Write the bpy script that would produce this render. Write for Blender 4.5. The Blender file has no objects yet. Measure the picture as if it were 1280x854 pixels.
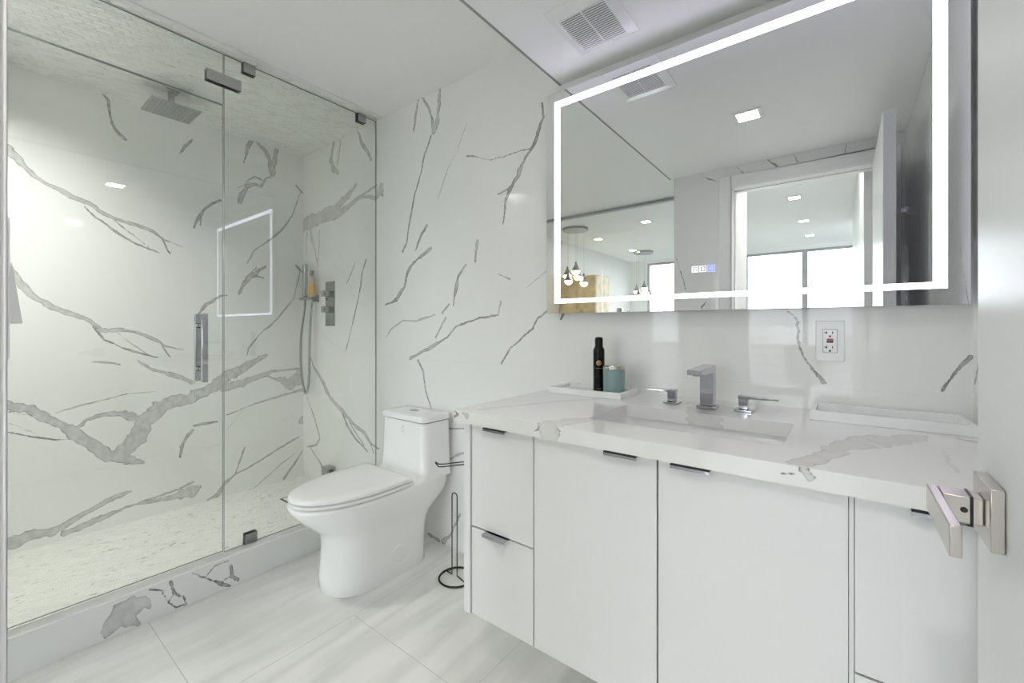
import bpy, bmesh, math, random
import numpy as np
from mathutils import Vector, Matrix

# ------------------------------------------------------------------ camera, world, lights, exposure
sc = bpy.context.scene
COL = sc.collection
sc.view_settings.view_transform = 'Standard'
sc.view_settings.look = 'None'
sc.view_settings.exposure = EXPOSURE = 0.6
sc.view_settings.gamma = 1.0
sc.view_settings.use_curve_mapping = False
sc.cycles.max_bounces = 10
sc.cycles.diffuse_bounces = 6
sc.cycles.glossy_bounces = 6
sc.cycles.transparent_max_bounces = 24
sc.cycles.caustics_reflective = False
sc.cycles.sample_clamp_indirect = 6.0

CAM_H = 1.128
YAW = math.atan2(412, 535)
cam_d = bpy.data.cameras.new('camera')
cam_d.sensor_width = 36.0
cam_d.lens = 36.0 * 535 / 1280
cam_d.shift_y = -18 / 1280
cam_d.clip_start = 0.02
cam_d.clip_end = 2000
cam = bpy.data.objects.new('camera', cam_d)
cam.location = (0, 0, CAM_H)
cam.rotation_euler = (math.pi / 2, 0, YAW)
COL.objects.link(cam)
sc.camera = cam

SKY = 5.0            # sky brightness seen through the living-room windows
LED = 4.2            # mirror light strip
LAMP = 60.0          # recessed square lamp over the vanity
SHOWER_FILL = 430.0  # added fill light, out of view at the shower's near end
HALL_FILL = 210.0    # added fill light, out of view outside the doorway
ROOM_LAMP = 22.0     # recessed square lamps in the living room
w = bpy.data.worlds.new('world')
sc.world = w
w.use_nodes = True
bgn = w.node_tree.nodes['Background']
bgn.inputs[0].default_value = (0.90, 0.95, 1.0, 1)
bgn.inputs[1].default_value = SKY

# ------------------------------------------------------------------ main measures (metres)
W = 1.5445           # face of the long marble wall
XB = -3.112          # face of the wall at the far side of the shower
XR = 0.260           # face of the right-hand wall
XG = -2.225          # shower glass
ZC = 2.375           # ceiling
ZS = 2.141           # underside of the dropped ceiling
ZT = 0.884           # worktop
YF = 0.90            # front edge of the worktop
YD = 0.010           # face of the door wall
YW = -4.9            # window wall of the living room

# ------------------------------------------------------------------ materials
def nt(name):
    m = bpy.data.materials.new(name)
    m.use_nodes = True
    return m, m.node_tree, m.node_tree.nodes['Principled BSDF']

def plain(name, col, rough=0.4, metal=0.0, spec=0.5, bump=0.0, bscale=60, var=0.0):
    m, t, b = nt(name)
    b.inputs['Base Color'].default_value = (*col, 1)
    b.inputs['Roughness'].default_value = rough
    b.inputs['Metallic'].default_value = metal
    b.inputs['Specular IOR Level'].default_value = spec
    if bump or var:
        g = t.nodes.new('ShaderNodeNewGeometry')
        n = t.nodes.new('ShaderNodeTexNoise')
        n.inputs['Scale'].default_value = bscale
        n.inputs['Detail'].default_value = 4
        t.links.new(g.outputs['Position'], n.inputs['Vector'])
        if bump:
            bp = t.nodes.new('ShaderNodeBump')
            bp.inputs['Strength'].default_value = bump
            bp.inputs['Distance'].default_value = 0.002
            t.links.new(n.outputs[0], bp.inputs['Height'])
            t.links.new(bp.outputs[0], b.inputs['Normal'])
        if var:
            r = t.nodes.new('ShaderNodeValToRGB')
            r.color_ramp.elements[0].position = 0.3
            r.color_ramp.elements[1].position = 0.7
            r.color_ramp.elements[0].color = (*[c * (1 - var) for c in col], 1)
            r.color_ramp.elements[1].color = (*[min(1, c * (1 + var)) for c in col], 1)
            t.links.new(n.outputs[0], r.inputs[0])
            t.links.new(r.outputs[0], b.inputs['Base Color'])
    return m

def emit(name, col, s):
    m = bpy.data.materials.new(name)
    m.use_nodes = True
    t = m.node_tree
    t.nodes.clear()
    e = t.nodes.new('ShaderNodeEmission')
    e.inputs[0].default_value = (*col, 1)
    e.inputs[1].default_value = s
    o = t.nodes.new('ShaderNodeOutputMaterial')
    t.links.new(e.outputs[0], o.inputs[0])
    return m

def glass(name, tint, f0=0.04):
    """thin clear sheet: straight-through tint plus a mirror coat that grows at grazing angles"""
    m = bpy.data.materials.new(name)
    m.use_nodes = True
    t = m.node_tree
    t.nodes.clear()
    tr = t.nodes.new('ShaderNodeBsdfTransparent')
    tr.inputs[0].default_value = (*tint, 1)
    gl = t.nodes.new('ShaderNodeBsdfGlossy')
    gl.inputs['Roughness'].default_value = 0.0
    lw = t.nodes.new('ShaderNodeLayerWeight')
    lw.inputs[0].default_value = 0.5
    p = t.nodes.new('ShaderNodeMath'); p.operation = 'POWER'; p.inputs[1].default_value = 5
    a = t.nodes.new('ShaderNodeMath'); a.operation = 'MULTIPLY_ADD'
    a.inputs[1].default_value = 1 - f0; a.inputs[2].default_value = f0
    mx = t.nodes.new('ShaderNodeMixShader')
    o = t.nodes.new('ShaderNodeOutputMaterial')
    L = t.links.new
    L(lw.outputs['Facing'], p.inputs[0]); L(p.outputs[0], a.inputs[0]); L(a.outputs[0], mx.inputs[0])
    L(tr.outputs[0], mx.inputs[1]); L(gl.outputs[0], mx.inputs[2]); L(mx.outputs[0], o.inputs[0])
    return m

def marble(name, base, vein, rough=0.06, joints=(), jaxis='Z', vjoints=(), vaxis='X', jcol=(0.86, 0.86, 0.85), cloud=0.03, fine=0.0, spec=0.5, jagged=8.0):
    """polished porcelain with veins from the mesh's own vein layer, faint clouding and joint lines"""
    m, t, b = nt(name)
    L = t.links.new
    N = t.nodes.new
    g = N('ShaderNodeNewGeometry')
    n = N('ShaderNodeTexNoise'); n.inputs['Scale'].default_value = 2.2; n.inputs['Detail'].default_value = 5
    L(g.outputs['Position'], n.inputs['Vector'])
    r = N('ShaderNodeValToRGB')
    r.color_ramp.elements[0].position = 0.35; r.color_ramp.elements[1].position = 0.65
    r.color_ramp.elements[0].color = (*[c * (1 - cloud) for c in base], 1)
    r.color_ramp.elements[1].color = (*base, 1)
    L(n.outputs[0], r.inputs[0])
    # 'vein' is the signed distance (mm) to the nearest vein edge, 'tone' that vein's strength
    at = N('ShaderNodeAttribute'); at.attribute_name = 'vein'
    tn = N('ShaderNodeAttribute'); tn.attribute_name = 'tone'
    def math_(op, a, c=None, clamp=False):
        q = N('ShaderNodeMath'); q.operation = op; q.use_clamp = clamp
        for k, s in enumerate((a, c)):
            if s is None:
                continue
            if isinstance(s, (int, float)):
                q.inputs[k].default_value = s
            else:
                L(s, q.inputs[k])
        return q.outputs[0]
    def noise(scale, detail):
        q = N('ShaderNodeTexNoise'); q.inputs['Scale'].default_value = scale; q.inputs['Detail'].default_value = detail
        L(g.outputs['Position'], q.inputs['Vector'])
        return q.outputs[0]
    jag = math_('MULTIPLY', math_('SUBTRACT', noise(95, 4), 0.5), jagged)
    sd = math_('ADD', at.outputs['Fac'], jag)
    fray = math_('MULTIPLY', math_('SUBTRACT', noise(330, 3), 0.5), 2.4)
    mask = math_('ADD', math_('MULTIPLY', math_('ADD', sd, fray), 0.6), 0.5, True)
    rim = math_('POWER', 2.718, math_('MULTIPLY', math_('MAXIMUM', sd, 0.0), -0.40))
    streak = N('ShaderNodeMapRange'); streak.inputs[1].default_value = 0.36; streak.inputs[2].default_value = 0.64
    streak.inputs[3].default_value = 0.72; streak.inputs[4].default_value = 1.18
    L(noise(34, 6), streak.inputs[0])
    tone = math_('MULTIPLY', tn.outputs['Fac'], math_('ADD', math_('MULTIPLY', rim, 1.05), 0.82))
    fac = math_('MULTIPLY', math_('MULTIPLY', mask, tone), streak.outputs[0], True)
    mx = N('ShaderNodeMix'); mx.data_type = 'RGBA'
    L(fac, mx.inputs['Factor']); L(r.outputs[0], mx.inputs['A'])
    mx.inputs['B'].default_value = (*vein, 1)
    out = mx.outputs['Result']
    if fine:
        wv = N('ShaderNodeTexNoise'); wv.inputs['Scale'].default_value = 1.0; wv.inputs['Detail'].default_value = 3
        mp = N('ShaderNodeMapping'); mp.inputs['Scale'].default_value = (7, 0.9, 2); mp.inputs['Rotation'].default_value = (0, 0, 0.22)
        L(g.outputs['Position'], mp.inputs[0]); L(mp.outputs[0], wv.inputs['Vector'])
        rr = N('ShaderNodeValToRGB')
        e = rr.color_ramp.elements
        e[0].position = 0.38; e[0].color = (0, 0, 0, 1)
        e[1].position = 0.62; e[1].color = (0, 0, 0, 1)
        k = rr.color_ramp.elements.new(0.5); k.color = (1, 1, 1, 1)
        L(wv.outputs[0], rr.inputs[0])
        sm = N('ShaderNodeTexNoise'); sm.inputs['Scale'].default_value = 3.0
        L(g.outputs['Position'], sm.inputs['Vector'])
        m3 = N('ShaderNodeMath'); m3.operation = 'MULTIPLY'
        L(rr.outputs[0], m3.inputs[0]); L(sm.outputs[0], m3.inputs[1])
        m4 = N('ShaderNodeMath'); m4.operation = 'MULTIPLY'; m4.inputs[1].default_value = fine
        L(m3.outputs[0], m4.inputs[0])
        m5 = N('ShaderNodeMix'); m5.data_type = 'RGBA'
        L(m4.outputs[0], m5.inputs['Factor']); L(out, m5.inputs['A']); m5.inputs['B'].default_value = (*vein, 1)
        out = m5.outputs['Result']
    sx = N('ShaderNodeSeparateXYZ'); L(g.outputs['Position'], sx.inputs[0])
    for ax, js in ((jaxis, joints), (vaxis, vjoints)):
        for j in js:
            lim = None
            if isinstance(j, tuple):
                j, la, lo, hi = j
                lim = (la, lo, hi)
            s = N('ShaderNodeMath'); s.operation = 'COMPARE'; s.inputs[1].default_value = j; s.inputs[2].default_value = 0.0011
            L(sx.outputs[ax], s.inputs[0])
            f = s.outputs[0]
            if lim:
                la, lo, hi = lim
                q = N('ShaderNodeMath'); q.operation = 'COMPARE'
                q.inputs[1].default_value = (lo + hi) / 2; q.inputs[2].default_value = (hi - lo) / 2
                L(sx.outputs[la], q.inputs[0])
                z = N('ShaderNodeMath'); z.operation = 'MULTIPLY'
                L(f, z.inputs[0]); L(q.outputs[0], z.inputs[1]); f = z.outputs[0]
            q = N('ShaderNodeMix'); q.data_type = 'RGBA'
            L(f, q.inputs['Factor']); L(out, q.inputs['A']); q.inputs['B'].default_value = (*jcol, 1)
            out = q.outputs['Result']
    L(out, b.inputs['Base Color'])
    b.inputs['Roughness'].default_value = rough
    b.inputs['Specular IOR Level'].default_value = spec
    return m

def mosaic(name, base, dark, bl, bw, specks):
    m, t, b = nt(name)
    L = t.links.new
    N = t.nodes.new
    g = N('ShaderNodeNewGeometry')
    mp = N('ShaderNodeMapping'); mp.inputs['Rotation'].default_value = (0, 0, math.pi / 2 + 0.35)
    L(g.outputs['Position'], mp.inputs[0])
    br = N('ShaderNodeTexBrick')
    br.inputs['Scale'].default_value = 1.0
    br.inputs['Brick Width'].default_value = bl
    br.inputs['Row Height'].default_value = bw
    br.inputs['Mortar Size'].default_value = 0.0024
    br.inputs['Mortar Smooth'].default_value = 0.6
    br.inputs['Bias'].default_value = -0.3
    br.inputs['Color1'].default_value = (*base, 1)
    br.inputs['Color2'].default_value = (*[c * 0.84 for c in base], 1)
    br.inputs['Mortar'].default_value = (*[min(1, c * 1.10) for c in base], 1)
    L(mp.outputs[0], br.inputs['Vector'])
    mp2 = N('ShaderNodeMapping'); mp2.inputs['Scale'].default_value = (66, 24, 30); mp2.inputs['Rotation'].default_value = (0, 0, 0.5)
    L(g.outputs['Position'], mp2.inputs[0])
    n = N('ShaderNodeTexNoise'); n.inputs['Scale'].default_value = 1.0; n.inputs['Detail'].default_value = 3
    L(mp2.outputs[0], n.inputs['Vector'])
    r = N('ShaderNodeValToRGB')
    r.color_ramp.elements[0].position = 0.645; r.color_ramp.elements[0].color = (0, 0, 0, 1)
    r.color_ramp.elements[1].position = 0.69; r.color_ramp.elements[1].color = (specks,) * 3 + (1,)
    L(n.outputs[0], r.inputs[0])
    mx = N('ShaderNodeMix'); mx.data_type = 'RGBA'
    L(r.outputs[0], mx.inputs['Factor']); L(br.outputs['Color'], mx.inputs['A']); mx.inputs['B'].default_value = (*dark, 1)
    L(mx.outputs['Result'], b.inputs['Base Color'])
    bp = N('ShaderNodeBump'); bp.inputs['Strength'].default_value = 0.9; bp.inputs['Distance'].default_value = 0.004; bp.invert = True
    L(br.outputs['Fac'], bp.inputs['Height']); L(bp.outputs[0], b.inputs['Normal'])
    b.inputs['Roughness'].default_value = 0.35
    return m

TILE = (0.90, 0.90, 0.885)
VEIN = (0.15, 0.155, 0.15)
M = {}
M['tile_back'] = marble('tile_back', TILE, VEIN, spec=0.4, rough=0.02, joints=(0.951, 2.165), vjoints=(-0.943,))
M['tile_left'] = marble('tile_left', TILE, VEIN, spec=0.4, joints=(0.351, 0.951, 2.165), vjoints=(0.875,), vaxis='Y')
M['tile_side'] = marble('tile_side', TILE, VEIN, joints=(0.951, 2.165), vjoints=(-0.70,))
M['curb'] = marble('curb_tile', (0.83, 0.83, 0.82), VEIN, rough=0.15)
M['floor'] = marble('floor_tile', (0.89, 0.885, 0.86), (0.42, 0.42, 0.40), spec=0.3, rough=0.16, joints=((0.448, 'X', -2.2, -1.512), (0.95, 'X', -1.512, -0.91), (1.66, 'X', -2.2, -1.512)),
                    jaxis='Y', vjoints=(-1.512, -0.91, -0.31), jcol=(0.56, 0.56, 0.54), cloud=0.07, fine=0.45)
M['quartz'] = marble('quartz', (0.86, 0.855, 0.84), (0.25, 0.23, 0.21), rough=0.07)
M['tray_marble'] = marble('tray_marble', (0.92, 0.92, 0.92), (0.50, 0.51, 0.52), rough=0.2, fine=0.2)
M['mosaic_top'] = mosaic('mosaic_top', (0.95, 0.95, 0.91), (0.42, 0.42, 0.38), 0.06, 0.026, 0.55)
M['mosaic_floor'] = mosaic('mosaic_floor', (0.885, 0.885, 0.84), (0.36, 0.36, 0.32), 0.045, 0.016, 0.8)
M['paint'] = plain('ceiling_paint', (0.95, 0.95, 0.94), 0.6, bump=0.03, bscale=90)
M['wall_paint'] = plain('wall_paint', (0.90, 0.90, 0.89), 0.6, bump=0.03, bscale=90)
M['trim'] = plain('trim_paint', (0.90, 0.895, 0.90), 0.35)
M['door'] = plain('door_gloss', (0.76, 0.77, 0.77), 0.3, spec=0.12, bump=0.05, bscale=25)
M['cabinet'] = plain('cabinet_lacquer', (0.84, 0.84, 0.84), 0.38)
M['ceramic'] = plain('ceramic', (0.93, 0.93, 0.925), 0.08)
M['plastic'] = plain('white_plastic', (0.92, 0.92, 0.915), 0.22)
M['chrome'] = plain('chrome', (0.50, 0.50, 0.53), 0.06, 1.0)
M['chrome_dark'] = plain('chrome_dark', (0.34, 0.36, 0.36), 0.18, 1.0)
M['steel_dark_reflection'] = plain('steel_dark_reflection', (0.06, 0.06, 0.06), 0.3, 1.0)  # clamp sides: dark reflection put into the colour
M['steel'] = plain('brushed_steel', (0.44, 0.45, 0.44), 0.32, 1.0, bump=0.1, bscale=200)
M['nickel'] = plain('satin_nickel', (0.60, 0.56, 0.52), 0.27, 1.0)
M['black'] = plain('black_wire', (0.012, 0.012, 0.012), 0.4)
M['dark'] = plain('shade_and_dark_parts', (0.03, 0.03, 0.03), 0.6)  # black for painted shade in gaps and holes, also for dark parts
M['black_can'] = plain('black_can', (0.004, 0.004, 0.005), 0.2, spec=0.25)
M['gold'] = plain('gold_print', (0.62, 0.42, 0.16), 0.35, 0.6)
M['greyprint'] = plain('grey_print', (0.30, 0.30, 0.30), 0.5)
M['sticker'] = plain('sticker', (0.72, 0.72, 0.74), 0.5, bscale=160, var=0.25)
M['teal'] = plain('teal_glaze', (0.25, 0.37, 0.365), 0.3)
M['silver'] = plain('silver_lid', (0.62, 0.62, 0.52), 0.15, 1.0)
M['amber'] = plain('amber_label', (0.72, 0.40, 0.10), 0.3, bscale=120, var=0.3)
M['clearplastic'] = plain('clear_bottle', (0.62, 0.55, 0.45), 0.1)
M['red'] = plain('red_button', (0.50, 0.09, 0.11), 0.4)
M['mirror'] = plain('mirror_silver', (0.86, 0.88, 0.87), 0.0, 1.0)
M['mirror_edge'] = plain('mirror_edge', (0.80, 0.86, 0.86), 0.1)
M['led'] = emit('led_strip', (0.84, 0.80, 1.0), LED)
M['icon_white'] = emit('icon_white', (0.85, 0.92, 1.0), 2.2)
M['icon_blue'] = emit('icon_blue', (0.28, 0.36, 1.0), 1.4)
M['shower_fill'] = emit('shower_fill_diffuser', (1.0, 0.97, 0.92), SHOWER_FILL)
M['hall_fill'] = emit('hall_fill_diffuser', (1.0, 0.97, 0.92), HALL_FILL)
M['lamp'] = emit('lamp_diffuser', (1.0, 0.97, 0.92), LAMP)
M['room_lamp'] = emit('room_lamp_diffuser', (1.0, 0.97, 0.92), ROOM_LAMP)
M['bulb'] = emit('pendant_glow', (1.0, 0.80, 0.50), 5.0)
M['glass'] = glass('shower_glass', (0.972, 0.990, 0.982), 0.055)
M['pane'] = glass('window_glass', (0.97, 0.98, 0.98))
M['glass_edge'] = plain('glass_edge', (0.20, 0.25, 0.23), 0.15)
M['grey_trim'] = plain('grey_trim', (0.33, 0.33, 0.32), 0.5)
M['frame'] = plain('window_frame', (0.42, 0.43, 0.44), 0.4, 0.3)
M['wood'] = plain('honey_wood', (0.88, 0.66, 0.38), 0.35, bscale=9, var=0.25)
M['room_floor'] = plain('room_floor', (0.60, 0.59, 0.57), 0.2, bscale=3, var=0.05)
M['tower'] = plain('tower_wall', (0.80, 0.80, 0.78), 0.7)
M['tower_glass'] = plain('tower_glass', (0.20, 0.23, 0.26), 0.2)
M['ground'] = plain('city_ground', (0.045, 0.055, 0.05), 0.9, bscale=0.05, var=0.3)

# ------------------------------------------------------------------ shape helpers
def add_box(bm, x0, x1, y0, y1, z0, z1, mi=0):
    v = [bm.verts.new((x, y, z)) for z in (z0, z1) for y in (y0, y1) for x in (x0, x1)]
    for q in ((0, 2, 3, 1), (4, 5, 7, 6), (0, 1, 5, 4), (2, 6, 7, 3), (0, 4, 6, 2), (1, 3, 7, 5)):
        f = bm.faces.new([v[i] for i in q])
        f.material_index = mi
    return v

def loft(bm, rings, cap0=True, cap1=True, mi=0, closed=True):
    R = [[bm.verts.new(p) for p in r] for r in rings]
    n = len(R[0])
    for a, b in zip(R, R[1:]):
        for i in range(n if closed else n - 1):
            j = (i + 1) % n
            f = bm.faces.new((a[i], a[j], b[j], b[i]))
            f.material_index = mi
    if cap0:
        bm.faces.new(R[0][::-1]).material_index = mi
    if cap1:
        bm.faces.new(R[-1]).material_index = mi
    return R

def lathe(bm, c, prof, axis='Z', n=32, mi=0, mis=None):
    """prof: (radius, height along axis)"""
    rings = []
    for r, h in prof:
        ring = []
        for i in range(n):
            a = 2 * math.pi * i / n
            p = {'Z': (r * math.cos(a), r * math.sin(a), h), 'X': (h, r * math.cos(a), r * math.sin(a)),
                 'Y': (r * math.sin(a), h, r * math.cos(a))}[axis]
            ring.append((c[0] + p[0], c[1] + p[1], c[2] + p[2]))
        rings.append(ring)
    return loft(bm, rings, mi=mi)

def tube(bm, pts, r, n=10, mi=0, closed=False):
    pts = [Vector(p) for p in pts]
    N = len(pts)
    rings = []
    up = None
    for i, p in enumerate(pts):
        if closed:
            d = (pts[(i + 1) % N] - pts[i - 1])
        else:
            d = pts[min(i + 1, N - 1)] - pts[max(i - 1, 0)]
        d.normalize()
        if up is None:
            up = d.orthogonal().normalized()
        up = (up - d * up.dot(d)).normalized()
        s = d.cross(up)
        rings.append([p + (up * math.cos(2 * math.pi * k / n) + s * math.sin(2 * math.pi * k / n)) * r for k in range(n)])
    if closed:
        rings.append(rings[0])
    loft(bm, rings, cap0=not closed, cap1=not closed, mi=mi)

def smooth_path(pts, k=8):
    """Catmull-Rom through pts"""
    P = [Vector(p) for p in pts]
    P = [P[0] * 2 - P[1]] + P + [P[-1] * 2 - P[-2]]
    out = []
    for i in range(1, len(P) - 2):
        a, b, c, d = P[i - 1:i + 3]
        for j in range(k):
            t = j / k
            out.append(0.5 * ((2 * b) + (c - a) * t + (2 * a - 5 * b + 4 * c - d) * t * t + (3 * b - a - 3 * c + d) * t ** 3))
    out.append(P[-2])
    return out

def NB():
    return bmesh.new()

def obj(name, bm, mats, parent=None, bevel=0.0, smooth=False, seg=2, angle=35, label=None):
    bmesh.ops.remove_doubles(bm, verts=bm.verts, dist=1e-6)
    bmesh.ops.recalc_face_normals(bm, faces=bm.faces)
    me = bpy.data.meshes.new(name)
    bm.to_mesh(me)
    bm.free()
    if not isinstance(mats, (list, tuple)):
        mats = [mats]
    for m in mats:
        me.materials.append(M[m] if isinstance(m, str) else m)
    o = bpy.data.objects.new(name, me)
    COL.objects.link(o)
    if parent is not None:
        o.parent = parent
        # parts are modelled in room coordinates: cancel the parent's own place
        top = parent
        o.location = (0, 0, 0) if parent.type == 'MESH' else -Vector(parent.location)
    if bevel:
        b = o.modifiers.new('bevel', 'BEVEL')
        b.width = bevel
        b.segments = seg
        b.limit_method = 'ANGLE'
        b.angle_limit = math.radians(40)
        smooth = True
    if smooth:
        for p in me.polygons:
            p.use_smooth = True
        bm2 = bmesh.new()
        bm2.from_mesh(me)
        for e in bm2.edges:
            if len(e.link_faces) == 2 and e.calc_face_angle(0) > math.radians(angle):
                e.smooth = False
        bm2.to_mesh(me)
        bm2.free()
    if label:
        o['label'] = label
    return o

def thing(name, label, cat, loc, group=None, kind=None):
    o = bpy.data.objects.new(name, None)
    o.empty_display_size = 0.05
    o.location = loc
    COL.objects.link(o)
    o['label'] = label
    o['category'] = cat
    if group:
        o['group'] = group
    if kind:
        o['kind'] = kind
    return o

def tag(o, label, cat, group=None, kind=None):
    o['label'] = label
    o['category'] = cat
    if group:
        o['group'] = group
    if kind:
        o['kind'] = kind
    return o

def struct(o, label, cat):
    return tag(o, label, cat, kind='structure')

def box_obj(name, mats, parent, *b, bevel=0.0, label=None, seg=2):
    bm = NB()
    add_box(bm, *b)
    return obj(name, bm, mats, parent, bevel=bevel, label=label, seg=seg)

def dup_tree(root, loc, label=None):
    r = root.copy()
    COL.objects.link(r)
    r.location = loc
    if label:
        r['label'] = label
    for ch in list(root.children):
        c = ch.copy()
        COL.objects.link(c)
        c.parent = r
        for g in list(ch.children):
            d = g.copy()
            COL.objects.link(d)
            d.parent = c
    return r

# ------------------------------------------------------------------ veined slabs: a fine grid whose points carry the vein strength
def lattice(nu, nv, du, dv, freq, seed):
    rng = np.random.RandomState(seed)
    gu, gv = int(nu * du * freq) + 3, int(nv * dv * freq) + 3
    g = rng.rand(gu, gv) * 2 - 1
    u = np.arange(nu + 1) * du * freq
    v = np.arange(nv + 1) * dv * freq
    iu, iv = u.astype(int), v.astype(int)
    fu, fv = (u - iu), (v - iv)
    fu = (fu * fu * (3 - 2 * fu))[:, None]
    fv = (fv * fv * (3 - 2 * fv))[None, :]
    a = g[np.ix_(iu, iv)]; b = g[np.ix_(iu + 1, iv)]; c = g[np.ix_(iu, iv + 1)]; d = g[np.ix_(iu + 1, iv + 1)]
    return (a * (1 - fu) + b * fu) * (1 - fv) + (c * (1 - fu) + d * fu) * fv

def vein_field(u0, v0, nu, nv, du, dv, strokes, seed=1, rough=1.0, thin=0.86):
    """signed distance (mm) to the vein edges and the veins' strength, on a (nu+1) x (nv+1) grid"""
    S = np.full((nu + 1, nv + 1), -8.0, np.float32)
    T = np.zeros((nu + 1, nv + 1), np.float32)
    w1 = lattice(nu, nv, du, dv, 16, seed); w2 = lattice(nu, nv, du, dv, 16, seed + 1)
    w3 = lattice(nu, nv, du, dv, 60, seed + 2); w4 = lattice(nu, nv, du, dv, 60, seed + 3)
    swell = np.clip(1 + 0.5 * lattice(nu, nv, du, dv, 15, seed + 4), 0.5, 1.5)      # veins swell and thin out
    U = (u0 + np.arange(nu + 1) * du)[:, None] + 0 * w1
    V = (v0 + np.arange(nv + 1) * dv)[None, :] + 0 * w1
    for dark, pts in strokes:
        for (a, b) in zip(pts, pts[1:]):
            wm = max(a[2], b[2])
            pad = wm + 0.025
            i0 = max(0, int((min(a[0], b[0]) - pad - u0) / du)); i1 = min(nu + 1, int((max(a[0], b[0]) + pad - u0) / du) + 2)
            j0 = max(0, int((min(a[1], b[1]) - pad - v0) / dv)); j1 = min(nv + 1, int((max(a[1], b[1]) + pad - v0) / dv) + 2)
            if i1 <= i0 or j1 <= j0:
                continue
            s = np.s_[i0:i1, j0:j1]
            amp = rough * (0.0015 + 0.10 * wm)
            u = U[s] + w1[s] * amp + w3[s] * amp * 0.8
            v = V[s] + w2[s] * amp + w4[s] * amp * 0.8
            ax, ay = b[0] - a[0], b[1] - a[1]
            L2 = ax * ax + ay * ay + 1e-12
            t = np.clip(((u - a[0]) * ax + (v - a[1]) * ay) / L2, 0, 1)
            d = np.hypot(u - a[0] - t * ax, v - a[1] - t * ay)
            w = np.maximum((a[2] + (b[2] - a[2]) * t) / 2 * thin * (swell[s] if wm < 0.03 else 1.0), 0.0011)
            sd = np.clip((w - d) * 1000, -8, 30)
            near = sd > S[s]
            S[s] = np.where(near, sd, S[s])
            T[s] = np.where(near, dark, T[s])
    return S, T

class Slab:
    def __init__(self):
        self.V, self.Q, self.A, self.T, self.n = [], [], [], [], 0
    def patch(self, org, eu, ev, nu, nv, field=None, skip=None):
        org, eu, ev = (np.array(x, float) for x in (org, eu, ev))
        I, J = np.meshgrid(np.arange(nu + 1), np.arange(nv + 1), indexing='ij')
        P = org + I[..., None] * eu + J[..., None] * ev
        idx = self.n + (I * (nv + 1) + J)
        q = np.stack([idx[:-1, :-1], idx[1:, :-1], idx[1:, 1:], idx[:-1, 1:]], -1)
        if skip is not None:
            q = q[~skip]
        self.V.append(P.reshape(-1, 3)); self.Q.append(q.reshape(-1, 4))
        S, T = field if field is not None else (np.full((nu + 1, nv + 1), -8.0), np.zeros((nu + 1, nv + 1)))
        self.A.append(S.reshape(-1)); self.T.append(T.reshape(-1))
        self.n += (nu + 1) * (nv + 1)
    def quad(self, a, b, c, d):
        self.V.append(np.array([a, b, c, d], float)); self.Q.append(np.array([[self.n, self.n + 1, self.n + 2, self.n + 3]]))
        self.A.append(np.full(4, -8.0)); self.T.append(np.zeros(4)); self.n += 4
    def box_behind(self, x0, x1, y0, y1, z0, z1, skip):
        f = {'-x': ((x0, y0, z0), (x0, y1, z0), (x0, y1, z1), (x0, y0, z1)), '+x': ((x1, y0, z0), (x1, y1, z0), (x1, y1, z1), (x1, y0, z1)),
             '-y': ((x0, y0, z0), (x1, y0, z0), (x1, y0, z1), (x0, y0, z1)), '+y': ((x0, y1, z0), (x1, y1, z0), (x1, y1, z1), (x0, y1, z1)),
             '-z': ((x0, y0, z0), (x1, y0, z0), (x1, y1, z0), (x0, y1, z0)), '+z': ((x0, y0, z1), (x1, y0, z1), (x1, y1, z1), (x0, y1, z1))}
        for k, q in f.items():
            if k not in skip:
                self.quad(*q)
    def build(self, name, mat, parent=None):
        V = np.concatenate(self.V); Q = np.concatenate(self.Q); A = np.concatenate(self.A); T = np.concatenate(self.T)
        used = np.unique(Q)
        mp = np.full(len(V), -1); mp[used] = np.arange(len(used))
        V, A, T, Q = V[used], A[used], T[used], mp[Q]
        me = bpy.data.meshes.new(name)
        me.vertices.add(len(V)); me.vertices.foreach_set('co', V.astype(np.float32).reshape(-1))
        me.loops.add(Q.size); me.loops.foreach_set('vertex_index', Q.astype(np.int32).reshape(-1))
        me.polygons.add(len(Q)); me.polygons.foreach_set('loop_start', (np.arange(len(Q)) * 4).astype(np.int32))
        me.update(calc_edges=True)
        at = me.attributes.new('vein', 'FLOAT', 'POINT')
        at.data.foreach_set('value', A.astype(np.float32))
        at = me.attributes.new('tone', 'FLOAT', 'POINT')
        at.data.foreach_set('value', T.astype(np.float32))
        me.materials.append(M[mat])
        o = bpy.data.objects.new(name, me)
        COL.objects.link(o)
        if parent is not None:
            o.parent = parent
            o.location = -Vector(parent.location)
        return o

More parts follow.
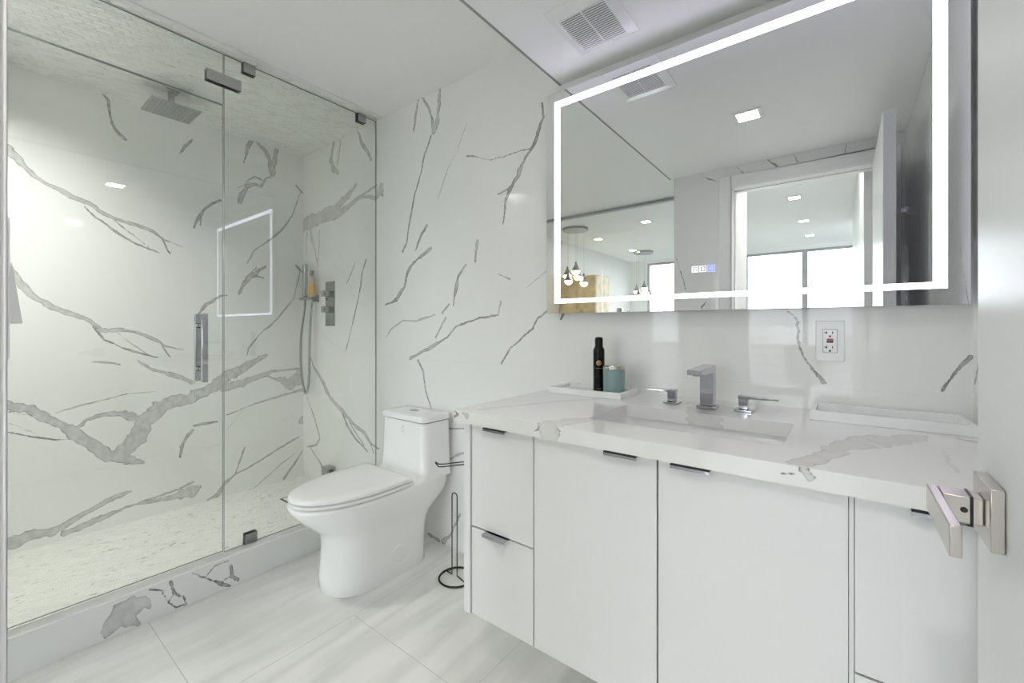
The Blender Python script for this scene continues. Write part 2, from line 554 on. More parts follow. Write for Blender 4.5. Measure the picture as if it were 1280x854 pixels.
# vein paths in wall coordinates: strength, then (u, v, width) along the vein
VEIN_LEFT = [
(0.5,[(0.143,1.968,0.0424),(0.174,1.931,0.037),(0.211,1.89,0.0189),(0.243,1.857,0.0192),(0.283,1.83,0.0197),(0.327,1.81,0.0302),(0.372,1.788,0.0276),(0.428,1.77,0.0284),(0.462,1.742,0.0217),(0.512,1.718,0.0185),(0.582,1.701,0.0192),(0.656,1.684,0.0199),(0.695,1.665,0.0163),(0.733,1.635,0.0124),(0.794,1.615,0.0064),(0.826,1.607,0.0043)]),
(0.6,[(0.727,1.634,0.0083),(0.742,1.595,0.0104),(0.763,1.556,0.0063)]),
(0.6,[(0.407,1.751,0.007),(0.437,1.713,0.0089),(0.486,1.679,0.0091),(0.547,1.629,0.0113),(0.617,1.588,0.0117),(0.713,1.556,0.0061)]),
(0.45,[(0.508,1.717,0.0056),(0.547,1.682,0.0057),(0.6,1.638,0.0058),(0.666,1.582,0.006)]),
(0.6,[(0.469,2.382,0.0073),(0.495,2.341,0.011),(0.499,2.281,0.0092),(0.512,2.222,0.0111),(0.537,2.184,0.0132),(0.564,2.16,0.0152)]),
(0.6,[(0.868,2.259,0.0132),(0.836,2.21,0.0152),(0.813,2.162,0.0129)]),
(0.5,[(0.078,1.491,0.0465),(0.144,1.406,0.0424),(0.179,1.349,0.0371),(0.218,1.283,0.0316),(0.266,1.244,0.0227),(0.339,1.205,0.0271),(0.416,1.17,0.0282),(0.472,1.113,0.0291),(0.544,1.113,0.0188),(0.619,1.097,0.0196),(0.698,1.052,0.0163),(0.753,1.016,0.0084),(0.826,0.994,0.0043)]),
(0.6,[(0.437,1.129,0.0071),(0.483,1.057,0.0091),(0.569,1.005,0.0115),(0.706,0.953,0.0082)]),
(0.6,[(0.726,1.026,0.0082),(0.761,0.955,0.0084)]),
(0.4,[(0.518,1.115,0.0056),(0.58,1.046,0.0058),(0.659,0.976,0.006)]),
(0.5,[(0.427,0.944,0.0053),(0.472,0.941,0.0109),(0.544,0.925,0.0075)]),
(0.45,[(0.624,0.936,0.0118),(0.671,0.892,0.0241),(0.753,0.857,0.0293),(0.811,0.826,0.0301),(0.87,0.794,0.0265)]),
(0.4,[(0.298,0.698,0.0033),(0.382,0.721,0.0069),(0.472,0.739,0.0073),(0.569,0.759,0.0057),(0.698,0.761,0.0041)]),
(0.5,[(0.078,0.773,0.0407),(0.151,0.754,0.0486),(0.218,0.729,0.0506),(0.266,0.686,0.0455),(0.318,0.639,0.0435),(0.372,0.583,0.0551),(0.437,0.5,0.0606),(0.496,0.438,0.0662),(0.557,0.415,0.0683),(0.631,0.361,0.0197)]),
(0.5,[(0.55,0.447,0.0832),(0.607,0.512,0.109),(0.645,0.587,0.0952),(0.713,0.663,0.0984),(0.782,0.697,0.0763),(0.87,0.685,0.0618)]),
(0.5,[(0.372,0.607,0.0207),(0.416,0.645,0.0247),(0.472,0.662,0.0218),(0.544,0.656,0.0339),(0.594,0.632,0.0541)]),
(0.6,[(0.15,0.726,0.0061),(0.237,0.691,0.0048)]),
(0.65,[(0.15,0.634,0.0076),(0.218,0.599,0.0095),(0.298,0.568,0.0099),(0.361,0.558,0.0068)]),
(0.35,[(0.151,0.673,0.0046),(0.199,0.64,0.0047),(0.237,0.609,0.0032)]),
(0.5,[(0.878,0.711,0.0665),(0.963,0.747,0.0691),(1.061,0.813,0.0769),(1.166,0.872,0.0654),(1.287,0.935,0.0264)]),
(0.45,[(1.039,0.746,0.0476),(1.13,0.757,0.0644),(1.222,0.788,0.0412),(1.334,0.819,0.0216),(1.521,0.829,0.0116)]),
(0.45,[(1.277,0.802,0.0158),(1.376,0.754,0.0219),(1.459,0.734,0.1132),(1.544,0.772,0.1404)]),
(0.45,[(1.052,0.566,0.0072),(1.183,0.603,0.0076),(1.316,0.633,0.016),(1.414,0.654,0.0167),(1.544,0.67,0.0176)]),
(0.65,[(0.878,0.529,0.0133),(0.931,0.534,0.0159),(1.004,0.534,0.0094)]),
(0.6,[(0.811,0.354,0.0086),(0.818,0.415,0.0172),(0.846,0.472,0.0218),(0.874,0.503,0.0177)]),
(0.5,[(1.521,0.449,0.0348),(1.544,0.451,0.0702)]),
(0.5,[(0.089,0.13,0.0645),(0.155,0.102,0.067),(0.209,0.121,0.0566),(0.283,0.112,0.0459),(0.339,0.126,0.0406),(0.398,0.161,0.0349),(0.471,0.187,0.0327),(0.537,0.211,0.0301),(0.589,0.222,0.0116)]),
(0.5,[(0.329,0.088,0.0269),(0.419,0.096,0.0353),(0.504,0.124,0.0296),(0.594,0.139,0.0193),(0.691,0.154,0.0122),(0.807,0.167,0.0129),(0.874,0.193,0.0133)]),
(0.45,[(0.606,0.138,0.0117),(0.691,0.136,0.0162),(0.766,0.13,0.0336),(0.818,0.131,0.056),(0.87,0.136,0.0971)]),
(0.5,[(0.948,0.058,0.0091),(1.006,0.077,0.0329),(1.047,0.135,0.0239),(1.103,0.175,0.0147),(1.159,0.191,0.0125),(1.249,0.224,0.013),(1.359,0.273,0.0136),(1.459,0.312,0.0113),(1.51,0.335,0.0087)]),
(0.5,[(1.103,0.175,0.0147),(1.123,0.231,0.0123),(1.156,0.335,0.01)]),
(0.35,[(1.217,0.052,0.0051),(1.295,0.106,0.008),(1.391,0.172,0.0083),(1.51,0.231,0.0058)]),
(0.6,[(1.408,0.058,0.0166),(1.459,0.12,0.0142),(1.544,0.231,0.0117)]),
(0.3,[(1.061,0.481,0.0048),(1.145,0.577,0.005)]),
(0.6,[(0.877,1.729,0.0089),(0.901,1.79,0.0224),(0.931,1.848,0.0159),(0.974,1.9,0.0116),(1.019,1.929,0.0118)]),
(0.6,[(0.913,1.75,0.0068),(0.919,1.808,0.0068)]),
(0.6,[(1.152,2.211,0.0075),(1.166,2.268,0.0201),(1.194,2.355,0.0305),(1.209,2.383,0.0205)]),
(0.5,[(1.237,2.369,0.0155),(1.29,2.324,0.0265),(1.32,2.262,0.0268),(1.328,2.182,0.043),(1.343,2.252,0.0378),(1.363,2.372,0.0273)]),
(0.55,[(1.13,1.951,0.0248),(1.145,2,0.0299),(1.173,2.053,0.0303),(1.217,2.081,0.0257),(1.26,2.076,0.0157),(1.29,2.143,0.0106),(1.328,2.17,0.0161)]),
(0.5,[(1.166,2.09,0.0075),(1.217,2.136,0.0154),(1.26,2.124,0.0105)]),
(0.4,[(1.121,2.04,0.0049),(1.188,2.089,0.0101)]),
(0.6,[(1.495,2.145,0.0172),(1.537,2.107,0.0117)]),
(0.5,[(1.521,2.103,0.0058),(1.47,1.93,0.0085),(1.43,1.863,0.0084),(1.382,1.797,0.0165),(1.305,1.72,0.008),(1.216,1.642,0.0103),(1.173,1.551,0.0076)]),
(0.55,[(1.125,1.347,0.0247),(1.145,1.401,0.0299),(1.188,1.459,0.0355),(1.23,1.487,0.031),(1.282,1.539,0.0158)]),
(0.5,[(1.166,1.457,0.0101),(1.23,1.525,0.0103)]),
(0.55,[(1.217,1.47,0.0205),(1.274,1.46,0.0105)]),
(0.6,[(0.886,1.184,0.0089),(0.948,1.269,0.0183),(1.02,1.323,0.0142),(1.064,1.33,0.0096)]),
(0.6,[(1.495,1.572,0.0172),(1.537,1.525,0.0146)]),
(0.5,[(1.521,1.534,0.0058),(1.479,1.335,0.0086),(1.366,1.189,0.0136),(1.249,1.079,0.0078),(1.181,0.991,0.0101),(1.171,0.943,0.0076)]),
]
VEIN_BACK = [
(0.5,[(-2.696,2.373,0.0219),(-2.74,2.259,0.037),(-2.696,2.184,0.0511),(-2.641,2.152,0.0287)]),
(0.4,[(-2.612,2.351,0.0107),(-2.653,2.207,0.0108)]),
(0.5,[(-2.418,2.366,0.0133),(-2.37,2.272,0.0262),(-2.308,2.205,0.0257),(-2.279,2.151,0.0191)]),
(0.45,[(-3.089,1.872,0.0988),(-2.941,1.884,0.1182),(-2.816,1.898,0.091),(-2.667,1.928,0.0651),(-2.527,1.98,0.0484),(-2.436,2.027,0.0201)]),
(0.45,[(-2.816,1.874,0.0607),(-2.641,1.877,0.0645),(-2.501,1.914,0.0411),(-2.37,1.951,0.0197),(-2.212,1.984,0.0124)]),
(0.45,[(-2.448,1.936,0.0168),(-2.346,1.937,0.0195),(-2.225,1.91,0.0312),(-2.161,1.945,0.0975)]),
(0.4,[(-3.008,1.837,0.0402),(-2.991,1.766,0.032),(-2.941,1.678,0.0197),(-2.904,1.551,0.0156)]),
(0.4,[(-2.886,1.803,0.0116),(-2.886,1.705,0.0116),(-2.908,1.559,0.0117)]),
(0.35,[(-3.057,1.809,0.0163),(-3.065,1.643,0.0123)]),
(0.6,[(-2.325,1.544,0.0129),(-2.37,1.468,0.0197),(-2.383,1.396,0.0132),(-2.422,1.28,0.01),(-2.481,1.136,0.0102),(-2.55,0.978,0.0104)]),
(0.5,[(-2.442,1.545,0.0101),(-2.541,1.409,0.0069)]),
(0.5,[(-3.005,0.928,0.012),(-2.97,0.852,0.0238),(-2.837,0.75,0.0343),(-2.743,0.65,0.0296),(-2.593,0.577,0.0353),(-2.481,0.514,0.0272),(-2.346,0.471,0.026),(-2.269,0.416,0.019),(-2.196,0.4,0.0123)]),
(0.6,[(-2.593,0.562,0.0177),(-2.536,0.491,0.0173),(-2.427,0.413,0.0167),(-2.307,0.361,0.0128)]),
(0.45,[(-2.508,0.51,0.0103),(-2.349,0.395,0.0098)]),
(0.5,[(-2.295,0.434,0.0096),(-2.245,0.365,0.0094)]),
(0.5,[(-3.056,0.62,0.0122),(-2.97,0.515,0.0119),(-2.903,0.406,0.0156),(-2.876,0.357,0.0154),(-2.919,0.299,0.0235),(-3.056,0.262,0.0163)]),
(0.5,[(-3.005,0.267,0.012),(-2.87,0.18,0.0154),(-2.812,0.134,0.0114)]),
(0.55,[(-1.832,2.377,0.0162),(-1.858,2.298,0.0163),(-1.879,2.21,0.0082)]),
(0.5,[(-1.811,2.383,0.0107),(-1.752,2.305,0.0209),(-1.724,2.231,0.0206),(-1.714,2.164,0.0308),(-1.689,2.208,0.0305),(-1.671,2.292,0.0202),(-1.667,2.374,0.0151)]),
(0.65,[(-1.733,2.15,0.0078),(-1.792,2.047,0.0132),(-1.815,1.966,0.008),(-1.873,1.845,0.0109),(-1.914,1.702,0.0139),(-1.935,1.605,0.0112),(-1.972,1.554,0.0114)]),
(0.3,[(-1.471,2.139,0.0046),(-1.542,2.018,0.0048),(-1.605,1.945,0.0049),(-1.659,1.843,0.0075),(-1.686,1.797,0.0051)]),
(0.5,[(-1.475,1.976,0.0093),(-1.409,1.957,0.0068),(-1.316,1.92,0.0043),(-1.213,1.918,0.0062),(-1.09,1.917,0.0059)]),
(0.65,[(-1.026,2.098,0.0057),(-1.02,2.033,0.0113),(-1.057,1.949,0.0154),(-1.084,1.914,0.0136),(-1.123,1.869,0.0198),(-1.158,1.811,0.0282),(-1.199,1.764,0.0247),(-1.228,1.703,0.0125),(-1.242,1.604,0.0063)]),
(0.5,[(-1.271,1.75,0.0064),(-1.199,1.764,0.0082)]),
(0.65,[(-1.762,1.676,0.0105),(-1.811,1.63,0.016),(-1.858,1.551,0.0082)]),
(0.65,[(-1.739,1.547,0.026),(-1.811,1.517,0.0267),(-1.893,1.471,0.0221),(-1.935,1.42,0.0168),(-1.956,1.354,0.0141),(-2.023,1.287,0.0289),(-2.138,1.258,0.0121)]),
(0.5,[(-1.401,1.549,0.0135),(-1.417,1.453,0.0136)]),
(0.6,[(-1.478,1.435,0.0093),(-1.533,1.384,0.0143),(-1.551,1.318,0.0192),(-1.568,1.238,0.0121)]),
(0.5,[(-1.595,1.251,0.0098),(-1.649,1.203,0.02)]),
(0.45,[(-1.622,1.178,0.0124),(-1.696,1.075,0.0102)]),
(0.35,[(-2.125,1.069,0.006),(-2.079,1.112,0.0118),(-1.967,1.167,0.0113),(-1.863,1.16,0.0109),(-1.705,1.197,0.0102)]),
(0.55,[(-1.904,0.956,0.0166),(-1.743,1.016,0.0208),(-1.612,1.076,0.0123),(-1.542,1.132,0.0096),(-1.393,1.174,0.0157),(-1.271,1.183,0.0064)]),
(0.6,[(-1.253,0.961,0.0084),(-1.199,1.032,0.0103),(-1.11,1.094,0.0079),(-1.077,1.121,0.0097),(-1.051,1.164,0.0096),(-0.999,1.197,0.0075),(-0.935,1.252,0.0072)]),
(0.4,[(-1.271,1.377,0.0064),(-1.199,1.349,0.0103)]),
(0.25,[(-1.104,1.305,0.0039),(-1.001,1.371,0.0045)]),
(0.3,[(-1.174,1.245,0.0081)]),
(0.35,[(-1.271,1.195,0.0064),(-1.257,1.246,0.0084)]),
(0.6,[(-2.086,0.944,0.0119),(-2.138,0.849,0.0121)]),
(0.6,[(-1.842,0.948,0.0162),(-1.802,0.895,0.0133),(-1.781,0.791,0.0079),(-1.733,0.694,0.0078)]),
(0.7,[(-0.912,1.211,0.0143),(-0.922,1.182,0.0179),(-0.936,1.159,0.0072)]),
(0.45,[(-0.14,1.211,0.0056),(-0.129,1.179,0.0056),(-0.103,1.147,0.0077),(-0.103,1.091,0.0066),(-0.089,1.035,0.0065),(-0.067,0.997,0.0086),(-0.04,0.965,0.0105)]),
(0.6,[(0.205,0.966,0.0069),(0.228,1.012,0.0102),(0.253,1.054,0.01)]),
(0.6,[(-1.752,0.018,0.0209),(-1.677,0.007,0.0202)]),
(0.5,[(-1.641,0.011,0.0249),(-1.591,0.059,0.0147),(-1.536,0.157,0.0143),(-1.519,0.193,0.0095)]),
(0.5,[(-1.602,0.606,0.0098),(-1.562,0.612,0.0072),(-1.486,0.624,0.0093)]),
(0.45,[(-1.599,0.448,0.0074),(-1.542,0.477,0.0144),(-1.488,0.502,0.007)]),
]
VEIN_CURB = [
(0.4,[(0.33,0.015,0.0247),(0.34,0.041,0.0548),(0.37,0.076,0.0816),(0.401,0.08,0.0783),(0.433,0.084,0.0427),(0.453,0.058,0.0136)]),
(0.4,[(0.417,0.011,0.0158),(0.389,0.037,0.0517)]),
(0.65,[(0.453,0.121,0.0054),(0.491,0.098,0.0056),(0.508,0.046,0.0071),(0.534,0.011,0.0072),(0.567,0.006,0.0059),(0.558,0.043,0.0073),(0.53,0.068,0.0115),(0.517,0.118,0.0114)]),
(0.5,[(0.508,0.046,0.0056),(0.53,0.068,0.0057)]),
(0.65,[(0.59,0.123,0.006),(0.647,0.073,0.0062),(0.687,0.031,0.0159),(0.724,0.008,0.013)]),
(0.5,[(0.637,0.09,0.0046),(0.667,0.117,0.0047),(0.716,0.119,0.0065)]),
(0.6,[(0.729,0.089,0.0098),(0.735,0.039,0.0164),(0.756,0.017,0.02)]),
(0.5,[(0.687,0.037,0.0048),(0.729,0.048,0.0065)]),
]
VEIN_TOP = [
(0.22,[(-0.585,0.889,0.0824),(-0.57,0.929,0.068),(-0.538,1.031,0.0462)]),
(0.18,[(-0.848,0.946,0.0161),(-0.797,1.076,0.0233),(-0.736,1.215,0.0315),(-0.603,1.397,0.0202)]),
(0.3,[(-0.058,0.936,0.062),(-0.043,0.978,0.0487),(-0.017,1.036,0.0515),(0.029,1.151,0.0765),(0.081,1.248,0.0892),(0.159,1.325,0.014)]),
(0.35,[(0.202,1.341,0.0137),(0.227,1.319,0.026)]),
(0.22,[(-0.324,1.415,0.1482),(-0.277,1.271,0.1537)]),
(0.12,[(0.159,1.178,0.0058),(0.153,1.028,0.0069)]),
]
VEIN_EDGE = [
(0.6,[(-0.91,0.879,0.0042),(-0.895,0.872,0.007),(-0.908,0.865,0.0056)]),
(0.4,[(-0.875,0.879,0.0055),(-0.859,0.871,0.0136)]),
(0.7,[(-0.61,0.885,0.0022),(-0.606,0.878,0.0033),(-0.611,0.868,0.0033),(-0.622,0.862,0.0023)]),
(0.7,[(-0.552,0.88,0.0021),(-0.543,0.874,0.0032),(-0.544,0.864,0.0032)]),
(0.24,[(-0.581,0.884,0.0587),(-0.576,0.863,0.0628)]),
(0.7,[(-0.086,0.866,0.0013),(-0.064,0.87,0.0019),(-0.058,0.88,0.0019),(-0.065,0.889,0.0013)]),
(0.7,[(-0.048,0.887,0.0013),(-0.043,0.878,0.0013),(-0.035,0.869,0.0019)]),
(0.3,[(-0.054,0.889,0.0178),(-0.051,0.879,0.0177),(-0.044,0.867,0.0201)]),
]

# ------------------------------------------------------------------ room shell
G = 0.004
def wall_back():
    s = Slab()
    x0, nu = XB - 0.0, int(round((XR - XB) / G))
    du = (XR - XB) / nu
    nv = int(round(ZC / G)); dv = ZC / nv
    inner = [q for q in VEIN_BACK if max(p[0] for p in q[1]) < -2.05]      # slabs inside the shower end at their own edge
    S1, T1 = vein_field(x0, 0, nu, nv, du, dv, inner, 11)
    S2, T2 = vein_field(x0, 0, nu, nv, du, dv, [q for q in VEIN_BACK if q not in inner], 11)
    S1[int((-2.145 - x0) / du):] = -8
    F = np.maximum(S1, S2), np.where(S1 > S2, T1, T2)
    s.patch((x0, W, 0), (du, 0, 0), (0, 0, dv), nu, nv, F)
    s.box_behind(x0 - 0.1, XR + 0.1, W + 0.0005, W + 0.12, 0, ZC, ('-y',))
    struct(s.build('wall_back', 'tile_back'), 'long white marble tile wall behind toilet, mirror and vanity', 'wall')
wall_back()

def wall_left():
    s = Slab()
    y0 = 0.0
    nu = int(round((W - y0) / 0.004)); du = (W - y0) / nu
    nv = int(round(ZC / 0.004)); dv = ZC / nv
    runs = [(k, [(-0.06, 2 * p[0][1] - p[1][1] + 0.06, p[0][2])] + p) if p[0][0] < 0.18 and p[0][2] > 0.02 else (k, p) for k, p in VEIN_LEFT]
    F = vein_field(y0, 0, nu, nv, du, dv, runs, 23)
    s.patch((XB, y0, 0), (0, du, 0), (0, 0, dv), nu, nv, F)
    s.box_behind(XB - 0.12, XB - 0.0005, y0 - 0.1, W, 0, ZC, ('+x',))
    struct(s.build('wall_left', 'tile_left'), 'white marble tile wall with grey veins at the far side of the shower', 'wall')
wall_left()

RIGHT_VEINS = [(0.55, [(0.30, 1.95, .006), (0.42, 1.80, .012), (0.50, 1.62, .006), (0.55, 1.5, .004)]),
               (0.5, [(0.75, 2.05, .004), (0.86, 1.85, .01), (0.92, 1.6, .005), (1.0, 1.42, .008), (1.08, 1.3, .003)]),
               (0.55, [(1.40, 2.1, .004), (1.46, 2.0, .01), (1.52, 1.9, .006)]),
               (0.6, [(1.30, 1.35, .004), (1.42, 1.16, .012), (1.53, 0.99, .012)])]
s = Slab()
nu, nv = 260, 355
F = vein_field(-0.0, 0, nu, nv, W / nu, ZS / nv, RIGHT_VEINS, 5)
s.patch((XR, 0, 0), (0, W / nu, 0), (0, 0, ZS / nv), nu, nv, F)
s.box_behind(XR + 0.0005, XR + 0.12, -0.12, W, 0, ZC, ('-x',))
struct(s.build('wall_right', 'tile_side'), 'white marble tile wall beside the vanity, behind the open door', 'wall')

# the wall the doorway is in: marble tile towards the bathroom
DX0, DX1, DZ = -0.55, 0.172, 2.004
s = Slab()
g = 0.006
FRONT_VEINS = [(0.6, [(-0.90, 1.62, .004), (-0.86, 1.50, .010), (-0.83, 1.38, .008)]),
               (0.6, [(-0.73, 2.12, .004), (-0.68, 2.09, .010), (-0.64, 2.07, .004)]),
               (0.55, [(-0.36, 2.14, .004), (-0.32, 2.10, .014), (-0.28, 2.06, .01)]),
               (0.55, [(-0.22, 2.14, .003), (-0.20, 2.08, .007)]), (0.5, [(0.02, 2.14, .003), (0.01, 2.08, .007)]),
               (0.6, [(-0.52, 2.13, .005), (-0.48, 2.08, .007)]),
               (0.55, [(-0.92, 1.0, .006), (-0.85, 1.12, .02), (-0.76, 1.22, .012), (-0.70, 1.3, .005)])]
def front_piece(xa, xb, za, zb):
    nu = max(1, int(round((xb - xa) / g))); nv = max(1, int(round((zb - za) / g)))
    du, dv = (xb - xa) / nu, (zb - za) / nv
    F = vein_field(xa, za, nu, nv, du, dv, FRONT_VEINS, 31)
    s.patch((xa, YD, za), (du, 0, 0), (0, 0, dv), nu, nv, F)
    s.box_behind(xa, xb, -0.12, YD - 0.0005, za, zb, ('+y',))
front_piece(-0.906, DX0, 0, ZS)
front_piece(DX1, XR, 0, ZS)
front_piece(DX0, DX1, DZ, ZS)
struct(s.build('wall_front', 'tile_side'), 'marble tile wall around the doorway, facing the mirror', 'wall')

def sbox(name, mat, label, cat, *b, bevel=0):
    return struct(box_obj(name, mat, None, *b, bevel=bevel), label, cat)

sbox('wall_front_upper', 'wall_paint', 'painted wall strip above the doorway tiles', 'wall', -0.906, XR, -0.12, YD - 0.002, ZS, ZC)
sbox('wall_hall_left', 'wall_paint', 'white wall block beside the doorway on its outer side', 'wall', -0.906, DX0, -0.53, -0.1205, 0, ZC)
sbox('wall_hall_end', 'wall_paint', 'narrow white wall behind the doorway block', 'wall', -0.906, -0.81, -1.195, -0.53, 0, ZC)
sbox('wall_hall_right', 'door', 'glossy white wall on the right of the passage outside the doorway', 'wall', 0.10, 0.40, -3.3, -0.1205, 0, ZC)
sbox('wall_shower_end', 'tile_side', 'tiled wall closing the near end of the shower', 'wall', XB - 0.12, -2.12, -0.1, 0.0, 0, ZC)
sbox('wall_passage_left', 'wall_paint', 'white wall on the left beyond the shower', 'wall', -3.32, -3.2, YW, -0.1, 0, ZC)
sbox('wall_room_right', 'wall_paint', 'white wall on the far right of the living room', 'wall', 1.9, 2.02, YW, -3.18, 0, ZC)
sbox('wall_room_front', 'wall_paint', 'white wall between passage and living room', 'wall', 0.40, 1.9, -3.3, -3.18, 0, ZC)

sbox('floor', 'floor', 'pale marble tile floor of the bathroom', 'floor', -2.10, XR, -1.22, W, -0.10, 0.0)
sbox('floor_room', 'room_floor', 'pale floor of the living room beyond', 'floor', -3.3, 2.0, YW - 0.1, -1.22, -0.10, 0.0)
sbox('floor_passage', 'room_floor', 'pale floor outside the shower end', 'floor', -3.3, -2.10, -1.22, -0.1, -0.10, 0.0)
sbox('floor_shower', 'mosaic_floor', 'cream stone mosaic floor inside the shower', 'floor', XB, -2.22, 0.0, W, -0.05, 0.052)
sbox('ceiling', 'paint', 'white painted ceiling over toilet and passage', 'ceiling', -3.32, 2.02, YW - 0.2, W + 0.1, ZC, ZC + 0.1)
sbox('ceiling_shower', 'mosaic_top', 'small stone mosaic ceiling of the shower', 'ceiling', XB, -2.180, 0.0, W, ZC - 0.006, ZC - 0.0005)
sbox('trim_1', 'trim', 'white edge strip where the shower mosaic ceiling ends', 'trim', -2.180, -2.150, 0.0, W, ZC - 0.0075, ZC - 0.0005)
sbox('ceiling_drop', 'paint', 'lower white dropped ceiling over the vanity', 'ceiling', -0.93, XR, YD - 0.001, W, ZS, ZC - 0.001)
sbox('trim_2', 'grey_trim', 'thin grey shadow bead along the edge of the dropped ceiling', 'trim', -0.936, -0.928, YD, W - 0.001, ZS - 0.0025, ZS + 0.006)

# shower curb: tiled face with its own veins, trimmed top
def curb():
    s = Slab()
    nu, nv = 310, 27
    F = vein_field(0, 0, nu, nv, W / nu, 0.132 / nv, VEIN_CURB, 41)
    s.patch((-2.10, 0, 0), (0, W / nu, 0), (0, 0, 0.132 / nv), nu, nv, F)
    s.box_behind(-2.22, -2.1005, 0, W, 0, 0.098, ('+x',))
    struct(s.build('trim_3', 'curb'), 'raised tiled shower curb with grey marble veins on its face', 'curb')
    b = NB()
    V = add_box(b, -2.236, -2.096, 0, W, 0.0984, 0.140)
    for v in V:
        if v.co.x < -2.2:
            v.co.z = 0.1020 if v.co.z > 0.12 else 0.0984
        elif v.co.z < 0.12:
            v.co.z = 0.1322
    struct(obj('trim_4', b, 'trim', bevel=0.002), 'white ledge on top of the shower curb under the glass', 'curb')
curb()

# doorway lining and casing
def casing():
    b = NB()
    cw, t = 0.072, 0.016
    add_box(b, DX0 - cw, DX0, YD, YD + t, 0, DZ + cw)
    add_box(b, DX1, DX1 + cw, YD, YD + t, 0, DZ + cw)
    add_box(b, DX0, DX1, YD, YD + t, DZ, DZ + cw)
    struct(obj('trim_5', b, 'trim', bevel=0.003), 'white door casing around the doorway', 'trim')
    b = NB()
    add_box(b, DX0, DX0 + 0.004, -0.12, YD + 0.010, 0, DZ)
    add_box(b, DX1 - 0.004, DX1, -0.12, YD + 0.002, 0, DZ)
    add_box(b, DX0, DX1, -0.12, YD + 0.010, DZ - 0.004, DZ)
    add_box(b, DX0, DX0 + 0.012, -0.08, -0.045, 0, DZ)
    add_box(b, DX0, DX1, -0.08, -0.045, DZ - 0.012, DZ)
    struct(obj('trim_6', b, 'trim', bevel=0.001), 'white jamb lining with door stop inside the doorway', 'trim')
casing()

# windows of the living room
def window(i, x0, x1, label):
    r = thing('window_%d' % i, label, 'window', (x0, YW, 0.12), kind='structure')
    b = NB()
    z0, z1, f = 0.10, ZC - 0.06, 0.035
    add_box(b, x0, x0 + f, YW - 0.06, YW, z0, z1)
    add_box(b, x1 - f, x1, YW - 0.06, YW, z0, z1)
    add_box(b, x0 + f, x1 - f, YW - 0.06, YW, z0, z0 + f)
    add_box(b, x0 + f, x1 - f, YW - 0.06, YW, z1 - f, z1)
    obj('window_frame', b, 'frame', r)
    box_obj('window_pane', 'pane', r, x0 + f, x1 - f, YW - 0.034, YW - 0.026, z0 + f, z1 - f)
xs = [-2.88, -1.98, -1.25, -0.445, 0.35, 1.15, 1.9]
for i in range(6):
    window(i + 1, xs[i], xs[i + 1], ['tall window at the left end of the living room glass front', 'second tall window from the left in the living room',
           'tall window seen left of centre through the doorway', 'tall window seen right of centre through the doorway',
           'fifth tall window, behind the passage wall', 'last tall window at the right end of the glass front'][i])
b = NB()
add_box(b, -3.3, 2.0, YW - 0.12, YW, 0, 0.10)
add_box(b, -3.3, 2.0, YW - 0.12, YW, ZC - 0.06, ZC)
add_box(b, -3.3, -2.88, YW - 0.12, YW, 0.10, ZC - 0.06)
add_box(b, 1.9, 2.0, YW - 0.12, YW, 0.10, ZC - 0.06)
struct(obj('wall_window', b, 'wall_paint'), 'white surround of the living room glass front', 'wall')

# ------------------------------------------------------------------ shower enclosure
def glass_box(b, x0, x1, y0, y1, z0, z1):
    n0 = len(b.faces)
    add_box(b, x0, x1, y0, y1, z0, z1)
    b.faces.ensure_lookup_table()
    for f in b.faces[n0:]:
        f.normal_update()
        if abs(f.normal.x) < 0.9:
            f.material_index = 1
GX0, GX1 = XG - 0.005, XG + 0.005
ZG0, ZG1 = 0.1060, ZC - 0.008
YS = 0.741
ZTR = 2.135

def paint_dark_reflection(b):  # side faces take the dark reflection as their colour
    for f in b.faces:
        f.normal_update()
        if abs(f.normal.x) < 0.9:
            f.material_index = 1

def clip(root, y, z, h=0.05, w_=0.052):
    b = NB()
    add_box(b, GX1 + 0.0002, GX1 + 0.009, y, y + w_, z, z + h)
    add_box(b, GX0 - 0.009, GX0 - 0.0002, y, y + w_, z, z + h)
    paint_dark_reflection(b)
    obj('glass_clamp', b, ['steel', 'steel_dark_reflection'], root, label='square brushed steel clamp')

p = thing('fixed_glass_panel', 'fixed clear glass shower panel beside the toilet', 'glass panel', (XG, 1.14, ZG0))
b = NB(); glass_box(b, GX0, GX1, YS + 0.002, W - 0.0005, ZG0, ZG1); obj('pane', b, ['glass', 'glass_edge'], p)
clip(p, 0.818, ZG1 - 0.046); clip(p, 1.415, ZG1 - 0.046); clip(p, 0.826, ZG0 - 0.001)

p = thing('glass_transom', 'horizontal clear glass strip above the shower door', 'glass panel', (XG, 0.4, ZTR))
b = NB(); glass_box(b, GX0, GX1, 0.004, YS - 0.002, ZTR + 0.002, ZG1); obj('pane', b, ['glass', 'glass_edge'], p)

b = NB()
add_box(b, GX1 + 0.0002, GX1 + 0.010, 0.672, 0.808, 2.222, 2.270)
add_box(b, GX0 - 0.010, GX0 - 0.0002, 0.672, 0.808, 2.222, 2.270)
paint_dark_reflection(b)
tag(obj('glass_connector', b, ['steel', 'steel_dark_reflection']), 'long brushed steel plate joining the glass strip to the fixed panel', 'bracket')

